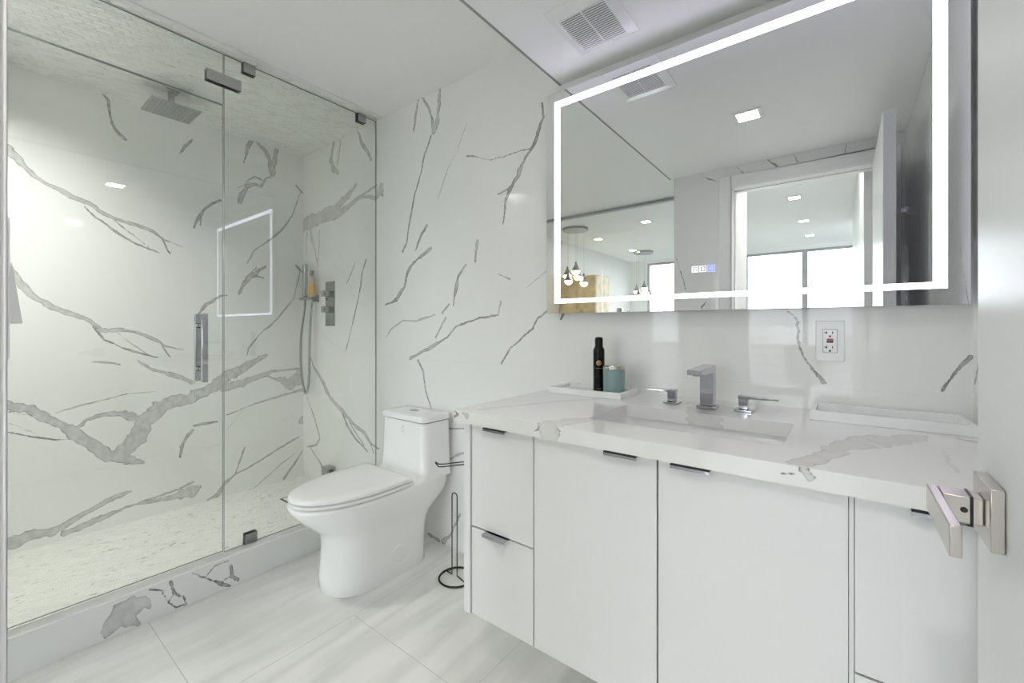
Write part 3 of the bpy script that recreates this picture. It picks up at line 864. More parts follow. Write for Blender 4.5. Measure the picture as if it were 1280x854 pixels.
p = thing('shower_door', 'clear glass shower door with a chrome bar handle', 'shower door', (XG, 0.4, ZG0))
b = NB(); glass_box(b, GX0, GX1, 0.006, YS - 0.003, ZG0 + 0.006, ZTR - 0.002); obj('pane', b, ['glass', 'glass_edge'], p)
b = NB()
hy = 0.655
for sx in (GX1 + 0.038, GX0 - 0.038):
    add_box(b, sx - 0.010, sx + 0.010, hy - 0.011, hy + 0.011, 0.890, 1.186)
h = obj('bar_handle', b, 'chrome', p, bevel=0.002)
for z in (0.945, 1.135):
    b = NB()
    lathe(b, (GX1, hy, z), [(0.011, 0.0002), (0.011, 0.030)], 'X', 16)
    lathe(b, (GX0, hy, z), [(0.011, -0.030), (0.011, -0.0002)], 'X', 16)
    obj('standoff', b, 'chrome_dark', h, smooth=True)
for z in (0.40, 1.80):
    b = NB()
    add_box(b, GX1 + 0.0002, GX1 + 0.010, 0.006, 0.062, z, z + 0.09)
    add_box(b, GX0 - 0.010, GX0 - 0.0002, 0.006, 0.062, z, z + 0.09)
    obj('hinge', b, 'steel', p, bevel=0.001)

# rain head hanging from the shower ceiling
hx, hyy, hz = -2.79, 0.69, 2.262
p = thing('rain_shower_head', 'flat square rain shower head hanging from the mosaic ceiling', 'shower head', (hx, hyy, ZC - 0.006))
q = 0.104
b = NB(); add_box(b, hx - q, hx + q, hyy - q, hyy + q, hz, hz + 0.008); pl = obj('spray_plate', b, 'steel', p, bevel=0.001)
b = NB()
for i in range(12):
    for j in range(12):
        x, y = hx - q + 0.012 + i * (2 * q - 0.024) / 11, hyy - q + 0.012 + j * (2 * q - 0.024) / 11
        lathe(b, (x, y, hz), [(0.0032, 0.0), (0.002, -0.0025)], 'Z', 6)
o = obj('nozzles', b, 'chrome_dark', pl); o['kind'] = 'stuff'
b = NB(); add_box(b, hx - 0.012, hx + 0.012, hyy - 0.012, hyy + 0.012, hz + 0.0085, ZC - 0.012); obj('ceiling_arm', b, 'steel', p, bevel=0.001)
b = NB(); add_box(b, hx - 0.03, hx + 0.03, hyy - 0.03, hyy + 0.03, ZC - 0.0125, ZC - 0.0062); obj('ceiling_rose', b, 'steel', p, bevel=0.001)
b = NB(); lathe(b, (hx, hyy, hz + 0.0085), [(0.022, 0), (0.022, 0.012), (0.013, 0.02)], 'Z', 20); obj('swivel_joint', b, 'chrome_dark', p, smooth=True)

# hand shower on a wall bracket with its hose
p = thing('hand_shower', 'chrome hand shower with hanging hose on a wall bracket', 'hand shower', (-2.95, W, 1.34))
b = NB(); add_box(b, -3.008, -2.972, W - 0.062, W - 0.034, 1.338, 1.570); obj('wand', b, 'chrome', p, bevel=0.006)
b = NB()
add_box(b, -3.036, -2.868, W - 0.066, W - 0.022, 1.318, 1.337)
add_box(b, -2.935, -2.885, W - 0.0225, W - 0.0005, 1.305, 1.350)
obj('wall_bracket', b, 'chrome_dark', p, bevel=0.003)
b = NB()
tube(b, smooth_path([(-2.99, W - 0.048, 1.336), (-2.994, W - 0.05, 1.25), (-3.022, W - 0.06, 1.05), (-3.018, W - 0.062, 0.85), (-2.995, W - 0.058, 0.72),
                     (-2.968, W - 0.055, 0.668), (-2.946, W - 0.05, 0.70), (-2.936, W - 0.045, 0.80), (-2.934, W - 0.042, 1.0), (-2.920, W - 0.042, 1.2), (-2.905, W - 0.042, 1.3175)], 10), 0.0085, 10)
obj('hose', b, 'chrome', p, smooth=True)

# bottle standing on the bracket
p = thing('shampoo_bottle', 'small bottle with amber label standing on the hand shower bracket', 'bottle', (-2.902, W - 0.044, 1.3372))
b = NB(); lathe(b, (-2.902, W - 0.044, 1.3372), [(0.019, 0), (0.021, 0.003), (0.021, 0.125), (0.018, 0.135), (0.011, 0.143), (0.011, 0.150)], 'Z', 24); bt = obj('bottle_body', b, 'clearplastic', p, smooth=True)
b = NB(); lathe(b, (-2.902, W - 0.044, 1.3372), [(0.0213, 0.012), (0.0216, 0.013), (0.0216, 0.085), (0.0213, 0.086)], 'Z', 24); obj('bottle_label', b, 'amber', bt, smooth=True)
b = NB(); lathe(b, (-2.902, W - 0.044, 1.3372), [(0.014, 0.1503), (0.014, 0.178), (0.012, 0.181)], 'Z', 20); obj('bottle_cap', b, 'chrome_dark', p, smooth=True)

# thermostatic valve
p = thing('shower_valve', 'tall chrome valve plate with two square knobs on the shower wall', 'shower valve', (-2.737, W, 1.28))
b = NB(); add_box(b, -2.793, -2.681, W - 0.006, W - 0.0003, 1.136, 1.436); obj('valve_plate', b, 'chrome_dark', p, bevel=0.0015)
for z in (1.352, 1.246):
    b = NB()
    lathe(b, (-2.737, W, z), [(0.021, -0.0063), (0.021, -0.022)], 'Y', 24)
    add_box(b, -2.757, -2.717, W - 0.058, W - 0.0222, z - 0.020, z + 0.020)
    add_box(b, -2.717, -2.700, W - 0.052, W - 0.036, z - 0.005, z + 0.005)
    obj('valve_knob', b, 'chrome_dark', p, bevel=0.002)

# low wall outlet
p = thing('wall_spout', 'small square metal spout low on the shower wall', 'spout', (-2.72, W, 0.17))
b = NB(); add_box(b, -2.748, -2.672, W - 0.062, W - 0.0004, 0.135, 0.200); obj('spout_body', b, 'steel', p, bevel=0.008, seg=3)
b = NB(); add_box(b, -2.6722, -2.6712, W - 0.045, W - 0.018, 0.142, 0.186); obj('spout_opening', b, 'dark', p)

# tile-in drain
p = thing('floor_drain', 'square drain in the shower floor with a dark slot around a tile insert', 'drain', (-2.68, 1.34, 0.052))
b = NB(); add_box(b, -2.785, -2.585, 1.234, 1.434, 0.0521, 0.0528); obj('drain_slot', b, 'dark', p)
b = NB(); add_box(b, -2.773, -2.597, 1.246, 1.422, 0.0529, 0.0545); obj('drain_insert', b, 'mosaic_floor', p, bevel=0.0005)

# ------------------------------------------------------------------ toilet
TX = -1.735
def plan(y0, y1, hw, yc, z, nf=2.2, nb=7.0, n=56):
    pts = []
    for i in range(n):
        a = 2 * math.pi * i / n
        cx, sy = math.cos(a), math.sin(a)
        e = nb if sy > 0 else nf
        x = hw * math.copysign(abs(cx) ** (2 / e), cx)
        y = yc + ((y1 - yc) if sy > 0 else (yc - y0)) * math.copysign(abs(sy) ** (2 / e), sy)
        pts.append((TX + x, y, z))
    return pts
t = thing('toilet', 'white one-piece toilet with closed lid against the marble wall', 'toilet', (TX, 1.25, 0))
prof = [(0.000, .950, 1.408, .139, 1.10), (0.004, .946, 1.410, .141, 1.10), (0.06, .948, 1.410, .140, 1.10), (0.12, .953, 1.412, .139, 1.10), (0.18, .957, 1.420, .139, 1.10),
        (0.215, .954, 1.430, .141, 1.10), (0.245, .942, 1.450, .146, 1.10), (0.275, .915, 1.482, .156, 1.10), (0.305, .882, 1.515, .166, 1.10), (0.335, .850, 1.532, .175, 1.10),
        (0.365, .824, 1.534, .182, 1.10), (0.388, .812, 1.534, .185, 1.10), (0.398, .813, 1.534, .184, 1.10), (0.401, .819, 1.532, .179, 1.10)]
b = NB(); loft(b, [plan(a, c, d, e, z) for z, a, c, d, e in prof]); obj('bowl', b, 'ceramic', t, smooth=True, angle=60)
def rrect(x0, x1, y0, y1, z, r, k=6):
    P = []
    for cx, cy, a0 in ((x1 - r, y1 - r, 0), (x0 + r, y1 - r, 90), (x0 + r, y0 + r, 180), (x1 - r, y0 + r, 270)):
        for i in range(k + 1):
            a = math.radians(a0 + 90 * i / k)
            P.append((cx + r * math.cos(a), cy + r * math.sin(a), z))
    return P
b = NB()
R = []
for z, e, fr in ((0.396, 0.182, 1.312), (0.4015, 0.182, 1.314), (0.405, 0.181, 1.327), (0.412, 0.179, 1.340), (0.43, 0.176, 1.348), (0.55, 0.171, 1.352), (0.664, 0.167, 1.354)):
    R.append(rrect(TX - e, TX + e, fr, 1.534, z, 0.035))
loft(b, R); obj('tank', b, 'ceramic', t, smooth=True, angle=60)
b = NB()
R = []
for z, e in ((0.6695, 0.168), (0.671, 0.173), (0.688, 0.174), (0.695, 0.170), (0.698, 0.160), (0.700, 0.11)):
    k = e - 0.174
    R.append(rrect(TX - e, TX + e, 1.343 - k, 1.536 + k, z, 0.035 + min(0, k * 0.3)))
loft(b, R); tl = obj('tank_lid', b, 'ceramic', t, smooth=True, angle=60)
b = NB(); lathe(b, (TX - 0.005, 1.437, 0.7003), [(0.027, 0), (0.027, 0.003), (0.024, 0.0045), (0.0, 0.0045)][:3], 'Z', 32)
for v in b.verts: v.co.y = 1.437 + (v.co.y - 1.437) * 0.78
obj('flush_button', b, 'chrome', tl, smooth=True)
b = NB()
random.seed(3)
for i in range(13):
    x, z = -1.74 + random.uniform(0, 0.026), 0.605 + random.uniform(0, 0.034)
    add_box(b, x, x + random.uniform(.003, .008), 1.3492, 1.3506, z, z + random.uniform(.002, .005))
obj('tank_marking', b, 'sticker', t, label='faint grey printed mark')
def lidring(z, k, y1=1.278):
    return plan(0.812 + k, y1 - k, 0.186 - k, 1.12, z, 2.05, 26.0)
b = NB(); loft(b, [lidring(0.4060, 0.006, 1.285), lidring(0.4075, 0.001, 1.285), lidring(0.418, 0.001, 1.285), lidring(0.4200, 0.005, 1.285)]); obj('seat', b, 'plastic', t, smooth=True, angle=50)
b = NB()
R = [lidring(0.4235, 0.006), lidring(0.4255, 0.001), lidring(0.436, 0.001), lidring(0.440, 0.005), lidring(0.4425, 0.02), lidring(0.4440, 0.06), lidring(0.4445, 0.12)]
for r in R:                                              # the lid's rear corners are cut back
    for i, (x, y, z) in enumerate(r):
        if y > 1.20:
            r[i] = (TX + (x - TX) * (1 - 0.25 * (y - 1.20)), y, z)
loft(b, R); obj('lid', b, 'plastic', t, smooth=True, angle=50)
for sx in (-0.075, 0.075):
    b = NB()
    lathe(b, (TX + sx, 1.298, 0.4018), [(0.011, 0), (0.011, 0.018), (0.009, 0.021)], 'Z', 16)
    obj('lid_hinge', b, 'plastic', t, smooth=True)
b = NB(); lathe(b, (TX + 0.1385, 1.235, 0.100), [(0.040, 0.0), (0.040, 0.004), (0.036, 0.0055)], 'X', 32); obj('bolt_cap', b, 'plastic', t, smooth=True)

# ------------------------------------------------------------------ black paper stand between toilet and vanity
p = thing('toilet_paper_stand', 'thin black wire toilet paper stand between toilet and vanity', 'paper stand', (-1.372, 1.372, 0))
cx, cy, r0 = -1.372, 1.372, 0.077
a0, a1 = math.radians(78), math.radians(360 - 8)
ring = [(cx + r0 * math.cos(a0 + (a1 - a0) * i / 40), cy + r0 * math.sin(a0 + (a1 - a0) * i / 40), 0.0045) for i in range(41)]
b = NB(); tube(b, ring, 0.0042, 10); obj('base_ring', b, 'black', p, smooth=True)
e0, e1 = ring[0], ring[-1]
px, py = e0[0] - 0.022, e0[1] + 0.002
b = NB()
tube(b, [e0, (px, py, 0.0045), (px, py, 0.015), (px, py, 0.52)], 0.0028, 8)
obj('tall_post', b, 'black', p, smooth=True)
b = NB()
ax, ay = -1.458, 1.345
for o_ in (0.0, 0.012):
    tube(b, [(px, py, 0.515 - o_), (px - 0.008, py - 0.012, 0.503 - o_), (ax + 0.010, ay + 0.015, 0.500 - o_), (ax, ay, 0.502 - o_), (ax - 0.010, ay - 0.012, 0.513 - o_ * 0.3)], 0.0026, 8)
obj('roll_arm', b, 'black', p, smooth=True)
b = NB()
l0, l1 = Vector((-1.404, 1.376, 0)), Vector((-1.377, 1.381, 0))
mid = (l0 + l1) / 2
arch = [(l0 + (l1 - l0) * (0.5 - 0.5 * math.cos(math.pi * i / 8))) + Vector((0, 0, 0.362 + 0.014 * math.sin(math.pi * i / 8))) for i in range(9)]
st = ring[14]
tube(b, [st, (l0.x, l0.y, 0.0045), (l0.x, l0.y, 0.02)] + arch + [(l1.x, l1.y, 0.02), (l1.x, l1.y, 0.0045), e1], 0.0026, 8)
obj('spare_roll_loop', b, 'black', p, smooth=True)

# ------------------------------------------------------------------ vanity
YC = 0.922
t = thing('vanity_cabinet', 'white wall-hung vanity cabinet with flat fronts and chrome edge pulls', 'vanity', (-0.3, 1.2, 0.29))
b = NB()
add_box(b, -0.862, XR - 0.004, YC + 0.022, YC + 0.040, 0.300, 0.846)  # black board stands in for the shade in the gaps between fronts
obj('gap_shade_board', b, 'dark', t, label='black board standing in for shade between the fronts')
b = NB()
add_box(b, XR - 0.020, XR - 0.003, YC + 0.041, W - 0.001, 0.300, 0.846)
add_box(b, -0.862, XR - 0.021, W - 0.016, W - 0.001, 0.300, 0.846)
obj('back_panel', b, 'cabinet', t)
b = NB()
add_box(b, -0.887, -0.8625, YC - 0.004, W - 0.001, 0.288, 0.8475)
obj('side_panel', b, 'cabinet', t, bevel=0.001)
b = NB()
add_box(b, -0.862, XR - 0.003, YC + 0.0225, W - 0.001, 0.288, 0.2995)
obj('bottom_panel', b, 'cabinet', t)
def pull(parent, x0, x1, z):
    b = NB()
    up = z > 0.7                                  # upper plates coloured black for the worktop underside they reflect
    add_box(b, x0, x1, YC - 0.020, YC + 0.004, z, z + 0.0022, 1 if up else 0)
    add_box(b, x0, x1, YC - 0.0205, YC - 0.018, z - 0.006, z - 0.0002 if up else z)
    h = obj('edge_pull', b, ['chrome', 'dark'], parent)
    return h
def front(name, x0, x1, z0, z1, px0, px1):
    b = NB(); add_box(b, x0, x1, YC, YC + 0.020, z0, z1)
    d = obj(name, b, 'cabinet', t, bevel=0.0008)
    pull(d, px0, px1, z1 + 0.0003)
front('drawer', -0.8585, -0.6405, 0.5485, 0.8425, -0.799, -0.722)
front('drawer', -0.8585, -0.6405, 0.2905, 0.5435, -0.802, -0.722)
front('door', -0.6365, -0.3165, 0.2905, 0.8425, -0.432, -0.355)
front('door', -0.3125, 0.0090, 0.2905, 0.8425, -0.282, -0.206)
front('drawer', 0.0175, XR - 0.006, 0.5485, 0.8425, 0.086, 0.163)
front('drawer', 0.0175, XR - 0.006, 0.2905, 0.5435, 0.086, 0.163)
b = NB(); add_box(b, 0.0100, 0.0165, YC + 0.004, YC + 0.024, 0.2905, 0.8425); obj('filler_strip', b, 'cabinet', t)

# worktop with the sink cut-out
def worktop():
    s = Slab()
    d = 0.005
    x0, x1 = -0.91, XR - 0.0
    nu = int(round((x1 - x0) / d)); nv = int(round((W - YF) / d)); dv = (W - 0.0005 - YF) / nv; du = d
    F = vein_field(x0, YF, nu, nv, du, dv, VEIN_TOP, 7, rough=1.4)
    I, J = np.meshgrid(np.arange(nu), np.arange(nv), indexing='ij')
    X, Y = x0 + (I + .5) * du, YF + (J + .5) * dv
    hx0, hx1 = x0 + 75 * du, x0 + 163 * du
    j0, j1 = 26, 77
    hy0, hy1 = YF + j0 * dv, YF + j1 * dv
    skip = (I >= 75) & (I < 163) & (J >= j0) & (J < j1)
    s.patch((x0, YF, ZT), (du, 0, 0), (0, dv, 0), nu, nv, F, skip)
    zb = ZT - 0.036
    F2 = vein_field(x0, zb, nu, 12, du, 0.003, VEIN_EDGE, 9, rough=0.35)
    s.patch((x0, YF, zb), (du, 0, 0), (0, 0, 0.003), nu, 12, F2)
    xe, ye = x0 + nu * du, YF + nv * dv
    s.quad((x0, YF, zb), (x0, ye, zb), (x0, ye, ZT), (x0, YF, ZT))
    s.quad((xe, YF, zb), (xe, ye, zb), (xe, ye, ZT), (xe, YF, ZT))
    s.quad((x0, ye, zb), (xe, ye, zb), (xe, ye, ZT), (x0, ye, ZT))
    for a, bq in (((x0, YF), (xe, hy0)), ((x0, hy1), (xe, ye)), ((x0, hy0), (hx0, hy1)), ((hx1, hy0), (xe, hy1))):
        s.quad((a[0], a[1], zb), (bq[0], a[1], zb), (bq[0], bq[1], zb), (a[0], bq[1], zb))
    for a, bq in (((hx0, hy0), (hx1, hy0)), ((hx0, hy0), (hx0, hy1)), ((hx1, hy0), (hx1, hy1))):
        s.quad((a[0], a[1], zb), (bq[0], bq[1], zb), (bq[0], bq[1], ZT), (a[0], a[1], ZT))
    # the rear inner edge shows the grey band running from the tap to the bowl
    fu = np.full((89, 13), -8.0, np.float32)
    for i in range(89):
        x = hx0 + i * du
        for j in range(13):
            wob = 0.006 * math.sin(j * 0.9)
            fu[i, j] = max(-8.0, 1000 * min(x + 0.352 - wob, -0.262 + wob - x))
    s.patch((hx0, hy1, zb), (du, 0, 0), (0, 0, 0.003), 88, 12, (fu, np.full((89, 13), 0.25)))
    o = s.build('worktop', 'quartz')
    tag(o, 'white quartz worktop with grey-beige veins on the vanity', 'worktop')
    return hx0, hx1, hy0, hy1, zb
hx0, hx1, hy0, hy1, zb = worktop()

def sink():
    b = NB()
    zt_ = zb - 0.0006
    def rr(k, z, r):
        return rrect(hx0 - 0.006 + k, hx1 + 0.006 - k, hy0 - 0.006 + k, hy1 + 0.006 - k, z, r, 8)
    outer = [rr(-0.020, zt_, 0.03), rr(-0.020, zt_ - 0.012, 0.03), rr(-0.010, zt_ - 0.03, 0.03), rr(0.0, zt_ - 0.14, 0.04), rr(0.05, zt_ - 0.158, 0.06)]
    inner = [rr(0.045, zt_ - 0.142, 0.05), rr(0.02, zt_ - 0.132, 0.05), rr(0.010, zt_ - 0.112, 0.04), rr(0.0, zt_ - 0.012, 0.03), rr(-0.004, zt_, 0.03)]
    loft(b, outer[::-1] + [outer[0]] if False else (inner + outer), cap0=True, cap1=True)
    s_ = thing('sink', 'white rectangular undermount sink set in the worktop', 'sink', ((hx0 + hx1) / 2, (hy0 + hy1) / 2, zt_ - 0.158))
    obj('basin', b, 'ceramic', s_, smooth=True, angle=50)
    b = NB(); lathe(b, ((hx0 + hx1) / 2, (hy0 + hy1) / 2 + 0.03, zt_ - 0.1418), [(0.024, 0.0), (0.024, 0.003), (0.02, 0.004)], 'Z', 28)
    obj('waste_plug', b, 'chrome', s_, smooth=True)
sink()

# taps
ZK = ZT + 0.0003
def spout():
    x, y = -0.318, 1.375
    p = thing('faucet_spout', 'square chrome basin spout in the middle of the tap set', 'faucet', (x, y, ZK))
    b = NB(); add_box(b, x - 0.027, x + 0.027, y - 0.025, y + 0.025, ZK, ZK + 0.010); obj('base_plate', b, 'chrome', p, bevel=0.0015)
    b = NB(); add_box(b, x - 0.0185, x + 0.0185, y - 0.016, y + 0.020, ZK + 0.0102, ZK + 0.130); obj('column', b, 'chrome', p, bevel=0.001)
    b = NB()
    V = add_box(b, x - 0.0187, x + 0.0187, y - 0.150, y + 0.0205, ZK + 0.106, ZK + 0.131)
    for v in V:
        if v.co.y < y - 0.1:
            v.co.z = ZK + (0.112 if v.co.z < ZK + 0.12 else 0.126)
    sp = obj('spout_arm', b, 'chrome', p, bevel=0.0015)
    b = NB(); lathe(b, (x, y - 0.128, ZK + 0.1125), [(0.010, -0.004), (0.010, 0.0)], 'Z', 18); obj('aerator', b, 'chrome_dark', sp, smooth=True)
spout()
def tap(x, y, d, label):
    p = thing('tap_handle', label, 'tap handle', (x, y, ZK), 'tap handles beside the spout')
    b = NB(); add_box(b, x - 0.023, x + 0.023, y - 0.023, y + 0.023, ZK, ZK + 0.006); obj('base_plate', b, 'chrome', p, bevel=0.0012)
    b = NB(); add_box(b, x - 0.012, x + 0.012, y - 0.012, y + 0.012, ZK + 0.0063, ZK + 0.040); obj('stem', b, 'chrome', p, bevel=0.001)
    b = NB()
    xa, xb = x - d * 0.0135, x + d * 0.088
    V = add_box(b, min(xa, xb), max(xa, xb), y - 0.0125, y + 0.0125, ZK + 0.036, ZK + 0.0455)
    for v in V:
        if abs(v.co.x - xb) < 1e-6:
            v.co.z = ZK + (0.0385 if v.co.z < ZK + 0.040 else 0.0415)
    obj('lever', b, 'chrome', p, bevel=0.001)
tap(-0.430, 1.400, -1, 'chrome tap handle left of the spout, lever pointing left')
tap(-0.225, 1.395, 1, 'chrome tap handle right of the spout, lever pointing right')

# trays and what stands on them
def tray(x0, x1, y0, y1, h, label, group):
    b = NB()
    th = 0.012
    R = [[(x0, y0), (x1, y0), (x1, y1), (x0, y1)], [(x0 + th, y0 + th), (x1 - th, y0 + th), (x1 - th, y1 - th), (x0 + th, y1 - th)]]
    z = ZK
    rings = [[(x, y, z) for x, y in R[0]], [(x, y, z + h) for x, y in R[0]], [(x, y, z + h) for x, y in R[1]], [(x, y, z + 0.008) for x, y in R[1]]]
    loft(b, rings)
    tag(obj('tray', b, 'tray_marble', bevel=0.0012), label, 'tray', group)
tray(-0.868, -0.583, 1.350, 1.500, 0.022, 'white marble tray holding a black can and teal jar', 'marble trays on the worktop')
tray(-0.066, 0.240, 1.372, 1.530, 0.025, 'empty white marble tray at the right end of the worktop', 'marble trays on the worktop')

zf = ZK + 0.0083
bx, by, rb = -0.712, 1.452, 0.0208
p = thing('aerosol_can', 'tall black aerosol can with gold emblem on the left tray', 'aerosol can', (bx, by, zf))
b = NB(); lathe(b, (bx, by, zf), [(rb - 0.001, 0), (rb, 0.002), (rb, 0.148), (rb - 0.001, 0.154), (rb - 0.005, 0.162), (0.0135, 0.166)], 'Z', 40); cb = obj('can_body', b, 'black_can', p, smooth=True)
b = NB(); lathe(b, (bx, by, zf), [(0.0145, 0.1662), (0.0147, 0.190), (0.013, 0.1965), (0.008, 0.199)], 'Z', 32); cap = obj('can_cap', b, 'black_can', p, smooth=True)
# printing: wrapped onto the can, facing the room
face = math.atan2(0 - by, 0 - bx)
def on_can(u, v, off=0.0002):
    a = face + u / rb
    return (bx + (rb + off) * math.cos(a), by + (rb + off) * math.sin(a), zf + v)
def can_patch(bm, pts):
    bm.faces.new([bm.verts.new(on_can(u, v)) for u, v in pts])
b = NB()
def annulus(bm, r1, r2, cv, n=28):
    for i in range(n):
        a, c = 2 * math.pi * i / n, 2 * math.pi * (i + 1) / n
        can_patch(bm, [(r1 * math.cos(a), cv + r1 * math.sin(a)), (r2 * math.cos(a), cv + r2 * math.sin(a)), (r2 * math.cos(c), cv + r2 * math.sin(c)), (r1 * math.cos(c), cv + r1 * math.sin(c))])
cv = 0.104
annulus(b, 0.0068, 0.0095, cv); annulus(b, 0.0005, 0.0030, cv)
for i in range(10):
    a = 2 * math.pi * i / 10
    c_, s_ = math.cos(a), math.sin(a)
    can_patch(b, [(0.0038 * c_ - 0.0006 * s_, cv + 0.0038 * s_ + 0.0006 * c_), (0.0038 * c_ + 0.0006 * s_, cv + 0.0038 * s_ - 0.0006 * c_),
                  (0.0062 * c_ + 0.0009 * s_, cv + 0.0062 * s_ - 0.0009 * c_), (0.0062 * c_ - 0.0009 * s_, cv + 0.0062 * s_ + 0.0009 * c_)])
obj('gold_emblem', b, 'gold', cb, label='round gold emblem')
b = NB()
for k in range(13):
    u = -0.0145 + k * 0.0023
    can_patch(b, [(u, 0.0835), (u + 0.0015, 0.0835), (u + 0.0015, 0.0855), (u, 0.0855)])
obj('brand_print', b, 'greyprint', cb)
b = NB()
for k in range(9):
    u = -0.009 + k * 0.0021
    for v in (0.009,):
        can_patch(b, [(u, v), (u + 0.0014, v), (u + 0.0014, v + 0.0022), (u, v + 0.0022)])
obj('small_print', b, 'greyprint', cb)

jx, jy, rj = -0.640, 1.425, 0.0375
p = thing('candle_jar', 'teal jar with silver rim lid beside the black can', 'jar', (jx, jy, zf))
b = NB(); lathe(b, (jx, jy, zf), [(rj - 0.004, 0), (rj - 0.001, 0.002), (rj, 0.006), (rj, 0.084), (rj - 0.002, 0.086)], 'Z', 48); obj('jar_body', b, 'teal', p, smooth=True)
b = NB(); lathe(b, (jx, jy, zf), [(rj - 0.002, 0.0863), (rj + 0.0008, 0.087), (rj + 0.0008, 0.097), (rj - 0.003, 0.099), (rj - 0.005, 0.097), (0.01, 0.0965)], 'Z', 48); obj('jar_lid', b, 'silver', p, smooth=True)

# ------------------------------------------------------------------ socket on the wall
def outlet():
    x0, x1, z0, z1 = -0.060, 0.007, 1.030, 1.146
    y = W - 0.0004
    p = thing('wall_outlet', 'white wall outlet with red and black buttons under the mirror', 'outlet', ((x0 + x1) / 2, W, 1.088))
    b = NB(); add_box(b, x0, x1, y - 0.006, y, z0, z1); obj('cover_plate', b, 'tray_marble', p, bevel=0.0015)
    cx, cz = (x0 + x1) / 2, (z0 + z1) / 2
    b = NB(); add_box(b, cx - 0.0172, cx + 0.0172, y - 0.0064, y - 0.0061, cz - 0.0342, cz + 0.0342); obj('reveal_gap', b, 'grey_trim', p)
    b = NB(); add_box(b, cx - 0.0162, cx + 0.0162, y - 0.0085, y - 0.0065, cz - 0.0332, cz + 0.0332); d = obj('socket_body', b, 'plastic', p, bevel=0.001)
    yf = y - 0.0086
    for dz in (0.021, -0.021):
        b = NB()
        add_box(b, cx - 0.0088, cx - 0.0066, yf - 0.0003, yf, cz + dz - 0.0010, cz + dz + 0.0070)
        add_box(b, cx - 0.0130, cx - 0.0088, yf - 0.0003, yf, cz + dz + 0.0018, cz + dz + 0.0042)
        add_box(b, cx + 0.0050, cx + 0.0072, yf - 0.0003, yf, cz + dz - 0.0004, cz + dz + 0.0064)
        lathe(b, (cx, yf - 0.0003, cz + dz - 0.0075), [(0.0027, 0), (0.0027, 0.0003)], 'Y', 14)
        obj('socket_slots', b, 'dark', d)
    b = NB(); add_box(b, cx - 0.0076, cx + 0.0076, yf - 0.0012, yf - 0.0001, cz + 0.0002, cz + 0.0068); obj('reset_button', b, 'red', d)
    b = NB(); add_box(b, cx - 0.0076, cx + 0.0076, yf - 0.0012, yf - 0.0001, cz - 0.0050, cz - 0.0004); obj('test_button', b, 'dark', d)
outlet()

# ------------------------------------------------------------------ mirror with light strip
TILT = 0.0
def mirror():
    x0, x1, z0, z1 = -0.972, 0.248, 1.184, 2.088
    yb, yf = W - 0.0005, W - 0.040
    p = thing('lighted_mirror', 'large frameless mirror with a glowing rectangular light strip above the vanity', 'mirror', ((x0 + x1) / 2, W, (z0 + z1) / 2))
    sh = lambda z: (z - z0) * math.tan(TILT)        # the top leans a little into the room
    def slab(b, xa, xb_, za, zb_, d0, d1, mi=0, mif=None):
        n0 = len(b.faces)
        V = add_box(b, xa, xb_, yf - d1, yf - d0, za, zb_, mi)
        for v in V:
            v.co.y -= sh(v.co.z)
        if mif is not None:
            b.faces.ensure_lookup_table()
            b.faces[n0 + 2].material_index = mif
    b = NB(); slab(b, x0, x1, z0, z1, 0.0, 0.005, 1, 0)
    obj('mirror_glass', b, ['mirror', 'mirror_edge'], p)
    b = NB()
    V = add_box(b, x0 + 0.06, x1 - 0.06, yf + 0.0005, yb, z0 + 0.06, z1 - 0.06)
    for v in V:
        if v.co.y < W - 0.02:
            v.co.y -= sh(v.co.z)
    obj('back_box', b, 'steel', p)
    b = NB()
    s0, s1, q0, q1, wd = -0.9340, 0.2085, 1.2250, 2.0500, 0.0265
    slab(b, s0, s0 + wd, q0, q1, 0.0051, 0.0056)
    slab(b, s1 - wd, s1, q0, q1, 0.0051, 0.0056)
    slab(b, s0 + wd, s1 - wd, q0, q0 + wd * 0.62, 0.0051, 0.0056)
    slab(b, s0 + wd, s1 - wd, q1 - wd, q1, 0.0051, 0.0056)
    obj('light_strip', b, 'led', p)
    # touch buttons: two white outlined squares and a blue one
    zc_ = 1.320
    def sq(b, cx, r, wl):
        slab(b, cx - r, cx + r, zc_ + r - wl, zc_ + r, 0.0051, 0.0054); slab(b, cx - r, cx + r, zc_ - r, zc_ - r + wl, 0.0051, 0.0054)
        slab(b, cx - r, cx - r + wl, zc_ - r + wl, zc_ + r - wl, 0.0051, 0.0054); slab(b, cx + r - wl, cx + r, zc_ - r + wl, zc_ + r - wl, 0.0051, 0.0054)
    xb0 = -0.386
    b = NB(); sq(b, xb0, 0.0098, 0.0016)
    for i in range(12):
        a = 2 * math.pi * i / 12
        slab(b, xb0 + 0.0042 * math.cos(a) - 0.0008, xb0 + 0.0042 * math.cos(a) + 0.0008, zc_ + 0.0042 * math.sin(a) - 0.0008, zc_ + 0.0042 * math.sin(a) + 0.0008, 0.0051, 0.0054)
    obj('touch_button', b, 'icon_white', p, label='white outlined touch button with a ring')
    b = NB(); sq(b, xb0 + 0.0245, 0.0098, 0.0016)
    lathe(b, (xb0 + 0.0245, yf - 0.0054 - sh(zc_), zc_), [(0.0038, 0), (0.0038, 0.0003)], 'Y', 16)
    obj('touch_button', b, 'icon_white', p, label='white outlined touch button with a dot')
    b = NB()
    sq(b, xb0 + 0.0495, 0.0115, 0.0022)
    for k in range(3):
        slab(b, xb0 + 0.0435 + k * 0.0045, xb0 + 0.0465 + k * 0.0045, zc_ - 0.006, zc_ + 0.006, 0.0051, 0.0054)
    obj('touch_button', b, 'icon_blue', p, label='blue glowing touch button')
mirror()

